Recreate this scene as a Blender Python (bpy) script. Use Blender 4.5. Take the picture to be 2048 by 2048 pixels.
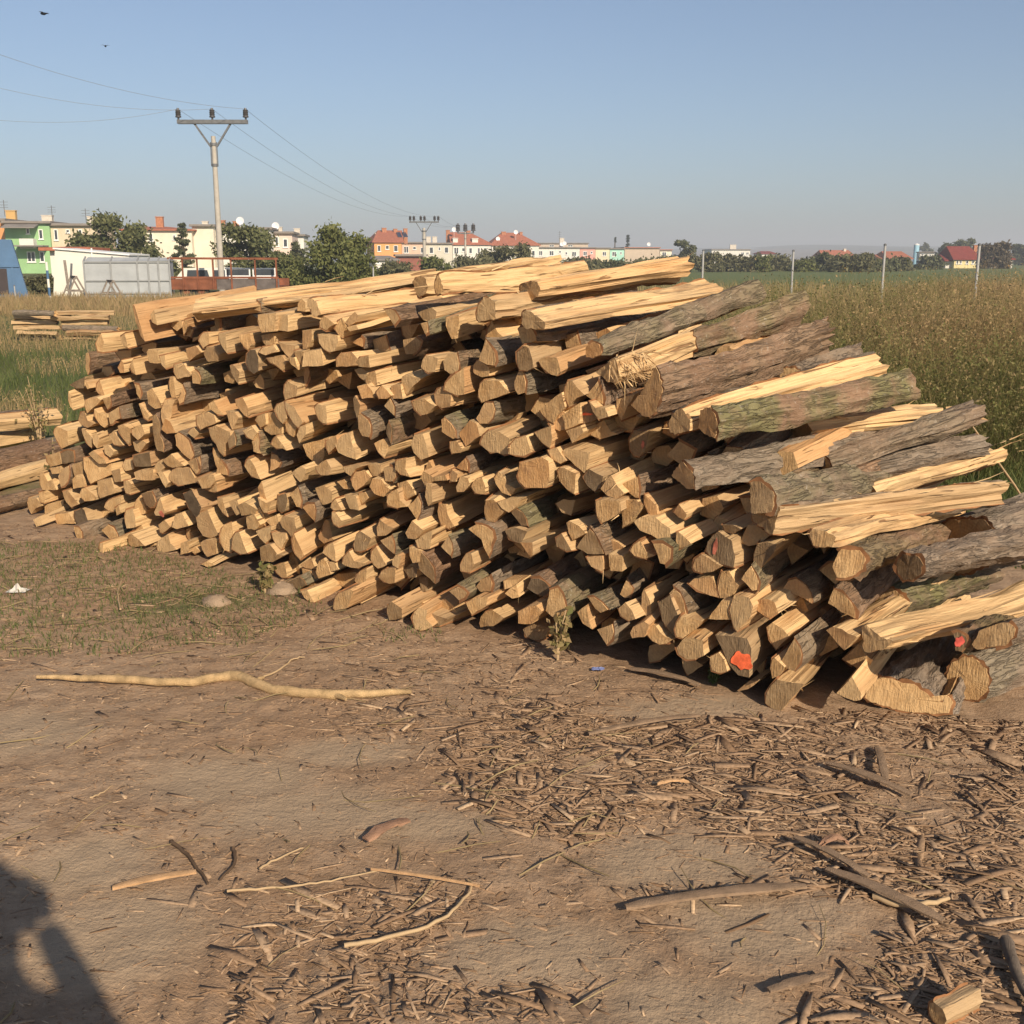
import bpy, math, random
import numpy as np
from mathutils import Vector, Matrix

for _o in list(bpy.data.objects):
    bpy.data.objects.remove(_o, do_unlink=True)

# ------------------------------------------------------------------ camera, sky, sun, exposure
SC = bpy.context.scene
FOV = 50.0
F = 1024 / math.tan(math.radians(FOV / 2))       # focal length in pixels of the 2048 px photograph
PITCH = math.radians(12.94)
EYE = 1.6
cam_d = bpy.data.cameras.new('camera')
cam_d.sensor_width = 36
cam_d.angle = math.radians(FOV)
cam_d.clip_start = 0.05
cam_d.clip_end = 9000
cam = bpy.data.objects.new('camera', cam_d)
SC.collection.objects.link(cam)
cam.location = (0, 0, EYE)
cam.rotation_euler = (math.radians(90) - PITCH, 0, 0)
SC.camera = cam

SUN_EL = math.radians(28.8)
SUN_AZ = math.radians(153.5)      # compass direction of the sun measured from +Y towards +X
sun_dir = Vector((math.sin(SUN_AZ) * math.cos(SUN_EL), math.cos(SUN_AZ) * math.cos(SUN_EL), math.sin(SUN_EL)))
world = bpy.data.worlds.new('World')
SC.world = world
world.use_nodes = True
wn = world.node_tree.nodes
wl = world.node_tree.links
wn.clear()
w_out = wn.new('ShaderNodeOutputWorld')
w_bg = wn.new('ShaderNodeBackground')
w_sky = wn.new('ShaderNodeTexSky')
w_sky.sky_type = 'NISHITA'
w_sky.sun_disc = False
w_sky.sun_elevation = SUN_EL
w_sky.sun_rotation = SUN_AZ
w_sky.air_density = 1.0
w_sky.dust_density = 1.15
w_sky.ozone_density = 5.0
w_sky.altitude = 200
w_hs = wn.new('ShaderNodeHueSaturation')        # dusty autumn air: a paler blue
w_hs.inputs['Saturation'].default_value = 0.86
wl.new(w_sky.outputs[0], w_hs.inputs['Color'])
wl.new(w_hs.outputs[0], w_bg.inputs[0])
w_bg.inputs[1].default_value = 0.081
wl.new(w_bg.outputs[0], w_out.inputs[0])
sun_l = bpy.data.lights.new('sun', 'SUN')
sun_l.energy = 5.0
sun_l.angle = math.radians(0.6)
sun_l.color = (1.0, 0.84, 0.645)
sun = bpy.data.objects.new('sun', sun_l)
SC.collection.objects.link(sun)
sun.rotation_euler = sun_dir.to_track_quat('Z', 'Y').to_euler()
SC.view_settings.view_transform = 'Standard'
SC.view_settings.look = 'None'
SC.view_settings.exposure = 0.36
SC.view_settings.gamma = 1.0
SC.view_settings.use_curve_mapping = False
SC.cycles.max_bounces = 8
SC.cycles.diffuse_bounces = 5
SC.cycles.volume_bounces = 0
SC.cycles.use_denoising = True

# ------------------------------------------------------------------ helpers
rng = np.random.default_rng(7)
R = random.Random(11)
COL = SC.collection
CP, SP = math.cos(PITCH), math.sin(PITCH)


def ray(x, y):
    """direction of a pixel of the 2048 px photograph"""
    cx, cy = (x - 1024) / F, -(y - 1024) / F
    return np.array([cx, CP + cy * SP, cy * CP - SP])


CAM = np.array([0, 0, EYE])


def at(x, y, D):
    """point on a pixel's ray at forward distance D"""
    d = ray(x, y)
    return CAM + d * (D / d[1])


def gnd(x, y, z=0.0):
    d = ray(x, y)
    return CAM + d * ((z - EYE) / d[2])


def proj(P):
    """world points (n,3) to photograph pixels"""
    P = np.asarray(P, float)
    q = P - CAM
    dep = q[..., 1] * CP - q[..., 2] * SP
    up = q[..., 1] * SP + q[..., 2] * CP
    return 1024 + F * q[..., 0] / dep, 1024 - F * up / dep


def vnoise(x, y, seed=0):
    """smooth value noise on arrays"""
    x = np.asarray(x, float); y = np.asarray(y, float)
    xi = np.floor(x).astype(np.int64); yi = np.floor(y).astype(np.int64)
    fx = x - xi; fy = y - yi
    fx = fx * fx * (3 - 2 * fx); fy = fy * fy * (3 - 2 * fy)

    def h(a, b):
        n = (a * 374761393 + b * 668265263 + seed * 974711) & 0x7fffffff
        n = ((n ^ (n >> 13)) * 1274126177) & 0x7fffffff
        n = n ^ (n >> 16)
        return (n & 0xffff) / 65535.0
    return (h(xi, yi) * (1 - fx) + h(xi + 1, yi) * fx) * (1 - fy) + (h(xi, yi + 1) * (1 - fx) + h(xi + 1, yi + 1) * fx) * fy


def fbm(x, y, seed=0, oct=4):
    a, s, t = 0.5, 0.0, 0.0
    for k in range(oct):
        s = s + a * vnoise(x * 2 ** k, y * 2 ** k, seed + k * 17)
        t += a
        a *= 0.5
    return s / t


def tag(o, label=None, cat=None, group=None, kind=None):
    if label: o['label'] = label
    if cat: o['category'] = cat
    if group: o['group'] = group
    if kind: o['kind'] = kind
    return o


def link(o, parent=None):
    COL.objects.link(o)
    if parent is not None:
        o.parent = parent
    return o


def empty(name, loc=(0, 0, 0), rz=0.0):
    o = bpy.data.objects.new(name, None)
    o.empty_display_size = 0.2
    o.location = loc
    o.rotation_euler = (0, 0, rz)
    return link(o)


class MB:
    """collects shapes and links them as one mesh object"""
    def __init__(s):
        s.v = []; s.f = []; s.m = []

    def add(s, v, f, m=0):
        n = len(s.v)
        s.v += [tuple(p) for p in v]
        s.f += [tuple(i + n for i in q) for q in f]
        s.m += [m] * len(f)

    def box(s, x0, x1, y0, y1, z0, z1, m=0):
        v = [(x0, y0, z0), (x1, y0, z0), (x1, y1, z0), (x0, y1, z0), (x0, y0, z1), (x1, y0, z1), (x1, y1, z1), (x0, y1, z1)]
        s.add(v, [(0, 3, 2, 1), (4, 5, 6, 7), (0, 1, 5, 4), (1, 2, 6, 5), (2, 3, 7, 6), (3, 0, 4, 7)], m)

    def bar(s, a, b, w, h=None, m=0, up=(0, 0, 1)):
        a = Vector(a); b = Vector(b); d = (b - a).normalized()
        h = h or w
        u = d.cross(Vector(up))
        if u.length < 1e-3: u = d.cross(Vector((1, 0, 0)))
        u.normalize(); t = u.cross(d)
        v = []
        for p in (a, b):
            for i, j in ((-1, -1), (1, -1), (1, 1), (-1, 1)):
                v.append(p + u * i * w / 2 + t * j * h / 2)
        s.add(v, [(0, 3, 2, 1), (4, 5, 6, 7), (0, 1, 5, 4), (1, 2, 6, 5), (2, 3, 7, 6), (3, 0, 4, 7)], m)

    def tube(s, pts, rad, seg=8, m=0, cap=True):
        pts = [Vector(p) for p in pts]
        n = len(pts)
        rad = [rad] * n if not hasattr(rad, '__len__') else rad
        v = []; f = []
        u = None
        for i, p in enumerate(pts):
            d = (pts[min(i + 1, n - 1)] - pts[max(i - 1, 0)]).normalized()
            if u is None:
                u = d.cross(Vector((0.13, 0.2, 1)))
                if u.length < 1e-3: u = d.cross(Vector((1, 0, 0)))
            u = (u - d * u.dot(d)).normalized()
            w = d.cross(u)
            for k in range(seg):
                a = 2 * math.pi * k / seg
                v.append(p + (u * math.cos(a) + w * math.sin(a)) * rad[i])
        for i in range(n - 1):
            for k in range(seg):
                k2 = (k + 1) % seg
                f.append((i * seg + k, i * seg + k2, (i + 1) * seg + k2, (i + 1) * seg + k))
        if cap:
            f.append(tuple(range(seg))[::-1]); f.append(tuple((n - 1) * seg + k for k in range(seg)))
        s.add(v, f, m)

    def prism(s, poly, a, b, m=0):
        """extrude a list of 3-D points from offset a to offset b"""
        n = len(poly)
        v = [tuple(Vector(p) + Vector(a)) for p in poly] + [tuple(Vector(p) + Vector(b)) for p in poly]
        f = [tuple(range(n))[::-1], tuple(range(n, 2 * n))]
        f += [(i, (i + 1) % n, n + (i + 1) % n, n + i) for i in range(n)]
        s.add(v, f, m)

    def mesh(s, name, mats, smooth=None):
        me = bpy.data.meshes.new(name)
        me.from_pydata(s.v, [], s.f)
        mats = mats if isinstance(mats, (list, tuple)) else [mats]
        for x in mats: me.materials.append(x)
        if len(mats) > 1: me.polygons.foreach_set('material_index', s.m)
        if smooth is not None:
            me.polygons.foreach_set('use_smooth', [True] * len(me.polygons))
            me.set_sharp_from_angle(angle=math.radians(smooth))
        me.update()
        return me

    def build(s, name, mats, parent=None, smooth=None):
        return link(bpy.data.objects.new(name, s.mesh(name, mats, smooth)), parent)


def np_mesh(name, V, faces_flat, nper, mats, midx=None, smooth=False):
    """mesh from numpy arrays, every face with nper corners"""
    me = bpy.data.meshes.new(name)
    nf = len(faces_flat) // nper
    me.vertices.add(len(V)); me.vertices.foreach_set('co', np.asarray(V, np.float32).ravel())
    me.loops.add(len(faces_flat)); me.loops.foreach_set('vertex_index', np.asarray(faces_flat, np.int32))
    me.polygons.add(nf)
    me.polygons.foreach_set('loop_start', np.arange(0, nf * nper, nper, dtype=np.int32))
    for x in (mats if isinstance(mats, (list, tuple)) else [mats]): me.materials.append(x)
    if midx is not None: me.polygons.foreach_set('material_index', np.asarray(midx, np.int32))
    if smooth: me.polygons.foreach_set('use_smooth', np.ones(nf, bool))
    me.update(calc_edges=True)
    return me


def set_attr(me, name, typ, data, dom='POINT'):
    a = me.attributes.new(name, typ, dom)
    key = {'FLOAT': 'value', 'FLOAT_VECTOR': 'vector', 'FLOAT_COLOR': 'color'}[typ]
    a.data.foreach_set(key, np.asarray(data, np.float32).ravel())


# ------------------------------------------------------------------ materials
class NT:
    def __init__(s, name):
        s.mat = bpy.data.materials.new(name)
        s.mat.use_nodes = True
        s.t = s.mat.node_tree
        s.n = s.t.nodes; s.l = s.t.links
        s.bsdf = s.n['Principled BSDF']

    def node(s, typ, **kw):
        n = s.n.new(typ)
        for k, v in kw.items(): setattr(n, k, v)
        return n

    def lk(s, a, b): s.l.new(a, b)

    def val(s, sock, v):
        if hasattr(v, 'is_linked') or isinstance(v, bpy.types.NodeSocket): s.lk(v, sock)
        else: sock.default_value = v

    def noise(s, vec, scale, detail=4, rough=0.55, dist=0.0):
        n = s.node('ShaderNodeTexNoise')
        if vec is not None: s.lk(vec, n.inputs['Vector'])
        n.inputs['Scale'].default_value = scale; n.inputs['Detail'].default_value = detail
        n.inputs['Roughness'].default_value = rough; n.inputs['Distortion'].default_value = dist
        return n.outputs['Fac']

    def vor(s, vec, scale, feature='F1', rnd=1.0):
        n = s.node('ShaderNodeTexVoronoi', feature=feature)
        s.lk(vec, n.inputs['Vector']); n.inputs['Scale'].default_value = scale
        n.inputs['Randomness'].default_value = rnd
        return n.outputs['Distance']

    def mapv(s, vec, scale=(1, 1, 1), loc=(0, 0, 0)):
        n = s.node('ShaderNodeMapping')
        s.lk(vec, n.inputs['Vector']); n.inputs['Scale'].default_value = scale; n.inputs['Location'].default_value = loc
        return n.outputs[0]

    def ramp(s, fac, stops):
        n = s.node('ShaderNodeValToRGB')
        e = n.color_ramp.elements
        while len(e) < len(stops): e.new(0.5)
        for i, (p, c) in enumerate(stops):
            e[i].position = p
            e[i].color = (c, c, c, 1) if not hasattr(c, '__len__') else (*c, 1)
        s.lk(fac, n.inputs[0])
        return n.outputs[0]

    def mix(s, fac, a, b, mode='MIX'):
        n = s.node('ShaderNodeMix', data_type='RGBA', blend_type=mode)
        s.val(n.inputs[0], fac)
        for sk, v in ((n.inputs[6], a), (n.inputs[7], b)):
            if isinstance(v, bpy.types.NodeSocket): s.lk(v, sk)
            else: sk.default_value = (*v, 1)
        return n.outputs[2]

    def math(s, op, a, b=0.0, clamp=False):
        n = s.node('ShaderNodeMath', operation=op, use_clamp=clamp)
        s.val(n.inputs[0], a); s.val(n.inputs[1], b)
        return n.outputs[0]

    def attr(s, name):
        return s.node('ShaderNodeAttribute', attribute_name=name)

    def objco(s):
        return s.node('ShaderNodeTexCoord').outputs['Object']

    def bump(s, h, strength=0.5, dist=0.01, prev=None):
        n = s.node('ShaderNodeBump')
        n.inputs['Strength'].default_value = strength; n.inputs['Distance'].default_value = dist
        s.lk(h, n.inputs['Height'])
        if prev is not None: s.lk(prev, n.inputs['Normal'])
        s.lk(n.outputs[0], s.bsdf.inputs['Normal'])
        return n.outputs[0]

    def done(s, col, rough=0.85, spec=0.3):
        if isinstance(col, bpy.types.NodeSocket): s.lk(col, s.bsdf.inputs['Base Color'])
        else: s.bsdf.inputs['Base Color'].default_value = (*col, 1)
        s.val(s.bsdf.inputs['Roughness'], rough)
        s.bsdf.inputs['Specular IOR Level'].default_value = spec
        return s.mat


def plain(name, col, rough=0.8, spec=0.3, var=0.15, scale=3.0, bump=0.0, metal=0.0):
    t = NT(name)
    co = t.objco()
    n = t.noise(co, scale, 5, 0.6)
    c = t.mix(t.ramp(n, [(0.3, 0), (0.7, 1)]), tuple(x * (1 - var) for x in col), tuple(min(1, x * (1 + var)) for x in col))
    if bump: t.bump(t.noise(co, scale * 12, 4), bump, 0.02)
    t.bsdf.inputs['Metallic'].default_value = metal
    return t.done(c, rough, spec)


def wood_mats():
    # split (radial / tangential) face
    t = NT('split_wood')
    g = t.attr('gco').outputs['Vector']
    p = t.node('ShaderNodeSeparateColor'); t.lk(t.attr('prm').outputs['Color'], p.inputs[0])
    rnd, age = p.outputs[0], p.outputs[1]
    fine = t.noise(t.mapv(g, (2.2, 120, 120)), 1.0, 5, 0.65, 0.3)
    wide = t.noise(t.mapv(g, (1.6, 22, 22)), 1.0, 3, 0.5, 0.6)
    big = t.noise(t.mapv(g, (2.5, 6, 6)), 1.0, 2)
    c = t.mix(t.ramp(fine, [(0.32, 0), (0.62, 1)]), (0.49, 0.30, 0.132), (0.73, 0.50, 0.25))
    c = t.mix(t.ramp(wide, [(0.3, 1), (0.48, 0)]), c, (0.42, 0.235, 0.10))
    c = t.mix(t.ramp(big, [(0.35, 0), (0.75, 0.5)]), c, (0.76, 0.55, 0.295))
    crack = t.ramp(t.noise(t.mapv(g, (3.0, 46, 46)), 1.0, 2, 0.4, 0.9), [(0.30, 1), (0.345, 0)])
    c = t.mix(t.math('MULTIPLY', crack, 0.85), c, (0.16, 0.075, 0.03))
    c = t.mix(t.ramp(rnd, [(0.72, 0), (1.0, 0.6)]), c, (0.43, 0.21, 0.085))
    c = t.mix(t.ramp(rnd, [(0.0, 0.6), (0.35, 0)]), c, (0.36, 0.245, 0.135))
    stain = t.noise(t.mapv(g, (4, 11, 11)), 1.0, 5, 0.65, 0.4)
    c = t.mix(t.math('MULTIPLY', t.ramp(stain, [(0.50, 0), (0.68, 1)]), t.ramp(p.outputs[2], [(0.2, 0.0), (0.9, 0.75)])), c, (0.27, 0.165, 0.085))
    c = t.mix(age, c, (0.20, 0.145, 0.095))
    h = t.math('ADD', t.math('MULTIPLY', fine, 0.35), t.math('MULTIPLY', wide, 1.0))
    h = t.math('SUBTRACT', h, t.math('MULTIPLY', crack, 0.5))
    t.bump(h, 1.0, 0.018)
    wood = t.done(c, 0.75, 0.25)
    # sawn end
    t = NT('sawn_end')
    g = t.attr('gco').outputs['Vector']
    p = t.node('ShaderNodeSeparateColor'); t.lk(t.attr('prm').outputs['Color'], p.inputs[0])
    rnd, age, hue = p.outputs[0], p.outputs[1], p.outputs[2]
    sx = t.node('ShaderNodeSeparateXYZ'); t.lk(g, sx.inputs[0])
    r2 = t.math('ADD', t.math('POWER', sx.outputs[1], 2.0), t.math('POWER', sx.outputs[2], 2.0))
    r = t.math('ADD', t.math('SQRT', r2, 0), t.math('MULTIPLY', t.noise(g, 9, 2), 0.02))
    ring = t.math('ADD', t.math('MULTIPLY', t.math('SINE', t.math('MULTIPLY', r, 480.0), 0), 0.5), 0.5)
    ang = t.math('ARCTAN2', sx.outputs[1], sx.outputs[2])
    cv = t.node('ShaderNodeCombineXYZ'); t.lk(ang, cv.inputs[0]); t.lk(t.math('MULTIPLY', r, 0.6), cv.inputs[1]); t.lk(rnd, cv.inputs[2])
    rad = t.noise(t.mapv(cv.outputs[0], (9, 2, 40)), 1.0, 3, 0.6)
    saw = t.noise(t.mapv(g, (1, 160, 26)), 1.0, 4, 0.6)
    blot = t.noise(g, 16, 4, 0.6)
    c = t.mix(t.ramp(blot, [(0.3, 0), (0.7, 1)]), (0.52, 0.30, 0.12), (0.74, 0.49, 0.235))
    c = t.mix(t.math('MULTIPLY', ring, 0.26), c, (0.26, 0.145, 0.06))
    c = t.mix(t.ramp(saw, [(0.35, 0.35), (0.6, 0)]), c, (0.28, 0.16, 0.07))
    c = t.mix(t.ramp(rad, [(0.25, 0.7), (0.30, 0)]), c, (0.14, 0.07, 0.03))
    c = t.mix(t.math('MULTIPLY', t.ramp(t.noise(g, 24, 5, 0.65), [(0.52, 0), (0.66, 1)]), t.ramp(hue, [(0.1, 0.1), (0.9, 0.7)])), c, (0.24, 0.15, 0.085))
    c = t.mix(t.ramp(hue, [(0.75, 0), (1.0, 0.55)]), c, (0.50, 0.235, 0.085))
    c = t.mix(t.ramp(rnd, [(0.5, 0), (0.95, 0.5)]), c, (0.60, 0.42, 0.22))
    c = t.mix(t.ramp(rnd, [(0.0, 0.5), (0.3, 0)]), c, (0.33, 0.22, 0.12))
    c = t.mix(age, c, t.mix(t.ramp(blot, [(0.35, 0), (0.65, 1)]), (0.060, 0.042, 0.027), (0.135, 0.098, 0.062)))
    h = t.math('ADD', t.math('MULTIPLY', saw, 0.7), t.math('MULTIPLY', blot, 0.9))
    h = t.math('ADD', h, t.math('MULTIPLY', rad, 0.4))
    t.bump(h, 0.8, 0.010)
    end = t.done(c, 0.85, 0.2)
    # bark
    t = NT('log_bark')
    g = t.attr('gco').outputs['Vector']
    p = t.node('ShaderNodeSeparateColor'); t.lk(t.attr('prm').outputs['Color'], p.inputs[0])
    rnd, age, moss = p.outputs[0], p.outputs[1], p.outputs[2]
    n1 = t.noise(t.mapv(g, (7, 34, 34)), 1.0, 6, 0.7, 0.5)
    n2 = t.noise(g, 6, 4, 0.6)
    n3 = t.noise(g, 75, 3, 0.6)
    fur = t.noise(t.mapv(g, (5.5, 42, 42)), 1.0, 3, 0.55, 1.2)
    crk = t.ramp(t.math('ABSOLUTE', t.math('SUBTRACT', fur, 0.5), 0), [(0.0, 1), (0.055, 0)])
    crk = t.math('MULTIPLY', crk, t.ramp(n2, [(0.35, 0.25), (0.55, 1)]))
    c = t.mix(t.ramp(n1, [(0.3, 0), (0.7, 1)]), (0.130, 0.084, 0.050), (0.300, 0.210, 0.135))
    c = t.mix(t.ramp(n2, [(0.35, 0), (0.7, 0.6)]), c, (0.24, 0.195, 0.15))
    c = t.mix(t.ramp(rnd, [(0.45, 0), (0.8, 0.75)]), c, t.mix(t.ramp(n1, [(0.3, 0), (0.7, 1)]), (0.14, 0.070, 0.034), (0.32, 0.185, 0.105)))
    c = t.mix(t.math('MULTIPLY', t.ramp(n2, [(0.36, 0), (0.56, 1)]), moss), c, (0.165, 0.155, 0.062))
    c = t.mix(t.math('MULTIPLY', t.ramp(n3, [(0.60, 0), (0.70, 1)]), 0.45), c, (0.42, 0.38, 0.32))
    c = t.mix(t.math('MULTIPLY', crk, 0.42), c, (0.05, 0.035, 0.024))
    c = t.mix(age, c, t.mix(t.ramp(n1, [(0.3, 0), (0.7, 1)]), (0.19, 0.16, 0.13), (0.38, 0.34, 0.29)))
    h = t.math('SUBTRACT', t.math('ADD', n1, t.math('MULTIPLY', n3, 0.35)), t.math('MULTIPLY', crk, 0.45))
    t.bump(h, 1.0, 0.014)
    bark = t.done(c, 0.9, 0.2)
    return wood, end, bark


M_WOOD, M_END, M_BARK = wood_mats()
M_INNER = plain('inner_bark', (0.24, 0.115, 0.05), 0.85, 0.2, 0.3, 30)
M_PAINT = plain('orange_spray_paint', (0.72, 0.13, 0.05), 0.8, 0.2, 0.45, 35)
M_PINK = plain('red_spray_paint', (0.62, 0.11, 0.08), 0.8, 0.2, 0.45, 35)
M_FADED = plain('faded_spray_paint', (0.42, 0.13, 0.08), 0.85, 0.2, 0.5, 35)
# ------------------------------------------------------------------ ground: one sheet, fine near the camera, reaching the horizon
def inpoly(x, y, poly):
    x = np.asarray(x); y = np.asarray(y)
    c = np.zeros(x.shape, bool)
    n = len(poly)
    for i in range(n):
        x1, y1 = poly[i]; x2, y2 = poly[(i + 1) % n]
        if y1 == y2: continue
        k = ((y1 > y) != (y2 > y)) & (x < (x2 - x1) * (y - y1) / (y2 - y1) + x1)
        c ^= k
    return c


def ground_h(x, y):
    h = 0.030 * (fbm(x * 0.9, y * 0.9, 3, 3) - 0.5) + 0.016 * (fbm(x * 5, y * 5, 5, 3) - 0.5) + 0.012 * (fbm(x * 20, y * 20, 9, 2) - 0.5)
    # tyre tread ripples pressed into the track in front of the camera
    d = x * 0.50 - y * 0.87
    e = x * 0.87 + y * 0.50
    m = np.clip(1 - np.abs(d + 2.05 + 0.1 * np.sin(e * 2)) / 0.45, 0, 1) * np.clip(2.9 - y, 0, 1)
    h = h + m * (0.010 * np.sin((e + 0.35 * d) * 70 + 4.5 * fbm(x * 3, y * 3, 31, 2)) - 0.012)
    fade = np.clip((14 - y) / 4, 0, 1) * np.clip((7 - np.abs(x)) / 2, 0, 1)
    return h * fade * (1 - 0.45 * np.where((y < 7) & (np.abs(x) < 4), dust_f(x, y), 0))


DUST = [(420, 1470, .30, .20), (560, 1540, .34, .16), (230, 1760, .26, .22), (40, 1390, .30, .22), (1290, 1640, .30, .16), (1480, 1750, .26, .14), (1290, 1345, .34, .12), (760, 1560, .3, .12), (1050, 1800, .26, .14), (150, 1640, .25, .15), (650, 1420, .3, .12), (1330, 1900, .24, .16)]


def dust_f(x, y):
    '''compacted dusty patches of the yard'''
    wx = x + .22 * (fbm(x * 2.2, y * 2.2, 44, 3) - .5); wy = y + .22 * (fbm(x * 2.2, y * 2.2, 45, 3) - .5)
    d = np.zeros_like(x)
    for (cx, cy, rx, ry) in DUST:
        g0 = gnd(cx * 2048 / 1932, cy * 2048 / 1932)
        q = np.hypot((wx - g0[0]) / (rx * .85), (wy - g0[1]) / (ry * .92))
        d = np.maximum(d, np.clip(1.35 - q, 0, 1))
    return np.clip(d * 1.4, 0, 1)


def graded(a, b, step, far_a, far_b, n):
    mid = np.arange(a, b + 1e-6, step)
    g = np.geomspace(step * 2, 1.0, n)
    lo = a - np.geomspace(step * 1.5, a - far_a, n)[::-1]
    hi = b + np.geomspace(step * 1.5, far_b - b, n)
    return np.concatenate([lo, mid, hi])


xs = graded(-3.4, 3.0, 0.019, -3500, 3500, 60)
ys = graded(1.2, 7.4, 0.019, -60, 5000, 60)
GX, GY = np.meshgrid(xs, ys)
GZ = ground_h(GX, GY)
nx, ny = len(xs), len(ys)
GV = np.stack([GX, GY, GZ], -1).reshape(-1, 3)
ii = (np.arange(ny - 1)[:, None] * nx + np.arange(nx - 1)[None, :]).ravel()
GF = np.stack([ii, ii + 1, ii + nx + 1, ii + nx], 1).ravel()

# how much the soil is covered by turf: bare yard round the pile, meadow beyond
px, py = proj(np.where(GV[:, 1:2] > 0.5, GV, np.array([[0, 0.5, 0]])))
yard = np.zeros(len(GV))
xw, yw = GV[:, 0], GV[:, 1]
edge = 6.4 + 0.35 * np.minimum(xw, 0) * -0.2 + 0.7 * (fbm(xw * 0.8, yw * 0.8, 41, 3) - 0.5) * 2
turf = np.clip((yw - edge) / 1.2, 0, 1)
turf = np.maximum(turf, np.clip((xw - 2.9 - 0.15 * (yw - 4)) / 0.5, 0, 1) * np.clip((yw - 5.0) / 1.0, 0, 1))
patch = np.clip(1.5 - np.hypot((xw + 2.0) / 1.15, (yw - 5.05) / 0.42), 0, 1)
turf = np.maximum(turf, patch * 0.5 * np.clip(fbm(xw * 3, yw * 3, 51, 3) * 2.6 - 0.7, 0, 1))
brown_strip = np.clip(1 - np.abs(yw - 8.4) / 1.6, 0, 1) * (xw < -2.6)
turf = turf * (1 - 0.8 * brown_strip)


def ground_mat():
    t = NT('yard_soil')
    co = t.objco()
    turf_a = t.attr('turf').outputs['Fac']
    n1 = t.noise(co, 0.9, 5, 0.6)
    n2 = t.noise(co, 6.0, 6, 0.65)
    n3 = t.noise(co, 60.0, 5, 0.7)
    n4 = t.noise(t.mapv(co, (11, 17, 11)), 1.0, 5, 0.65, 0.3)
    soil = t.mix(t.ramp(n1, [(0.36, 0), (0.64, 1)]), (0.300, 0.190, 0.112), (0.400, 0.283, 0.184))
    soil = t.mix(t.ramp(n2, [(0.3, 0.5), (0.6, 0)]), soil, (0.215, 0.138, 0.080))
    soil = t.mix(t.ramp(n4, [(0.36, 0.5), (0.52, 0)]), soil, (0.190, 0.122, 0.072))
    soil = t.mix(t.ramp(n3, [(0.56, 0), (0.70, 0.6)]), soil, (0.40, 0.305, 0.205))
    dst = t.attr('dust').outputs['Fac']
    soil = t.mix(t.math('MULTIPLY', dst, 0.75), soil, t.mix(n2, (0.335, 0.248, 0.162), (0.40, 0.305, 0.205)))
    g1 = t.noise(co, 0.35, 4, 0.6)
    g2 = t.noise(co, 14, 4, 0.7)
    grass = t.mix(t.ramp(g1, [(0.38, 0), (0.62, 1)]), (0.062, 0.098, 0.028), (0.125, 0.125, 0.048))
    grass = t.mix(t.ramp(g2, [(0.45, 0), (0.75, 0.8)]), grass, (0.19, 0.155, 0.075))
    far = t.node('ShaderNodeSeparateXYZ'); t.lk(co, far.inputs[0])
    fld = t.math('MULTIPLY', t.ramp(t.math('DIVIDE', far.outputs[1], 200.0), [(0.11, 0), (0.16, 1)]), t.ramp(t.math('ADD', t.math('DIVIDE', far.outputs[0], 100.0), 0.5), [(0.52, 0), (0.56, 1)]))
    grass = t.mix(t.math('MULTIPLY', fld, 0.85), grass, (0.120, 0.150, 0.055))
    m = t.math('ADD', turf_a, t.math('MULTIPLY', t.math('SUBTRACT', n2, 0.5), 0.7))
    c = t.mix(t.ramp(m, [(0.32, 0), (0.62, 1)]), soil, grass)
    h = t.math('ADD', t.math('MULTIPLY', n3, 0.6), t.math('ADD', t.math('MULTIPLY', n4, 0.45), n2))
    t.bump(h, 0.65, 0.022)
    return t.done(c, 0.95, 0.15)


gme = np_mesh('ground', GV, GF, 4, ground_mat(), smooth=True)
set_attr(gme, 'turf', 'FLOAT', turf)
set_attr(gme, 'dust', 'FLOAT', np.where((yw < 8) & (np.abs(xw) < 5), dust_f(xw, yw), 0))
tag(link(bpy.data.objects.new('ground', gme)), kind='structure')

# low ridge behind the village
def ridge(name, x0, x1, D, prof, depth, mat):
    b = MB()
    n = 60
    v = []
    for k in range(3):
        for i in range(n + 1):
            u = i / n
            X = x0 + (x1 - x0) * u
            zt = prof(u)
            v.append((X, D + depth * k / 2, (-2 if k == 0 else zt * (0.55 if k == 1 else 1.0))))
    f = []
    for k in range(2):
        for i in range(n):
            a = k * (n + 1) + i
            f.append((a, a + 1, a + n + 2, a + n + 1))
    b.add(v, f)
    return tag(b.build(name, mat, smooth=60), kind='structure')


M_HILL = plain('ploughed_hillside', (0.16, 0.125, 0.085), 0.95, 0.1, 0.25, 0.01)
M_HILLG = plain('wooded_hillside', (0.07, 0.085, 0.05), 0.95, 0.1, 0.3, 0.02)
ridge('hill', 180, 1100, 1300, lambda u: 20 * (0.6 * math.sin(math.pi * min(1, u * 1.1)) + 0.55) * (0.5 + 0.5 * math.tanh(u * 9 - 0.2)), 900, M_HILL)
ridge('hill', -900, 700, 1900, lambda u: 20 + 8 * math.sin(u * 9 + 1) + 4 * math.sin(u * 23), 700, M_HILLG)
ridge('hill', 500, 1900, 1500, lambda u: 26 + 6 * math.sin(u * 7) + 3 * math.sin(u * 19), 900, M_HILLG)
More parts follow.
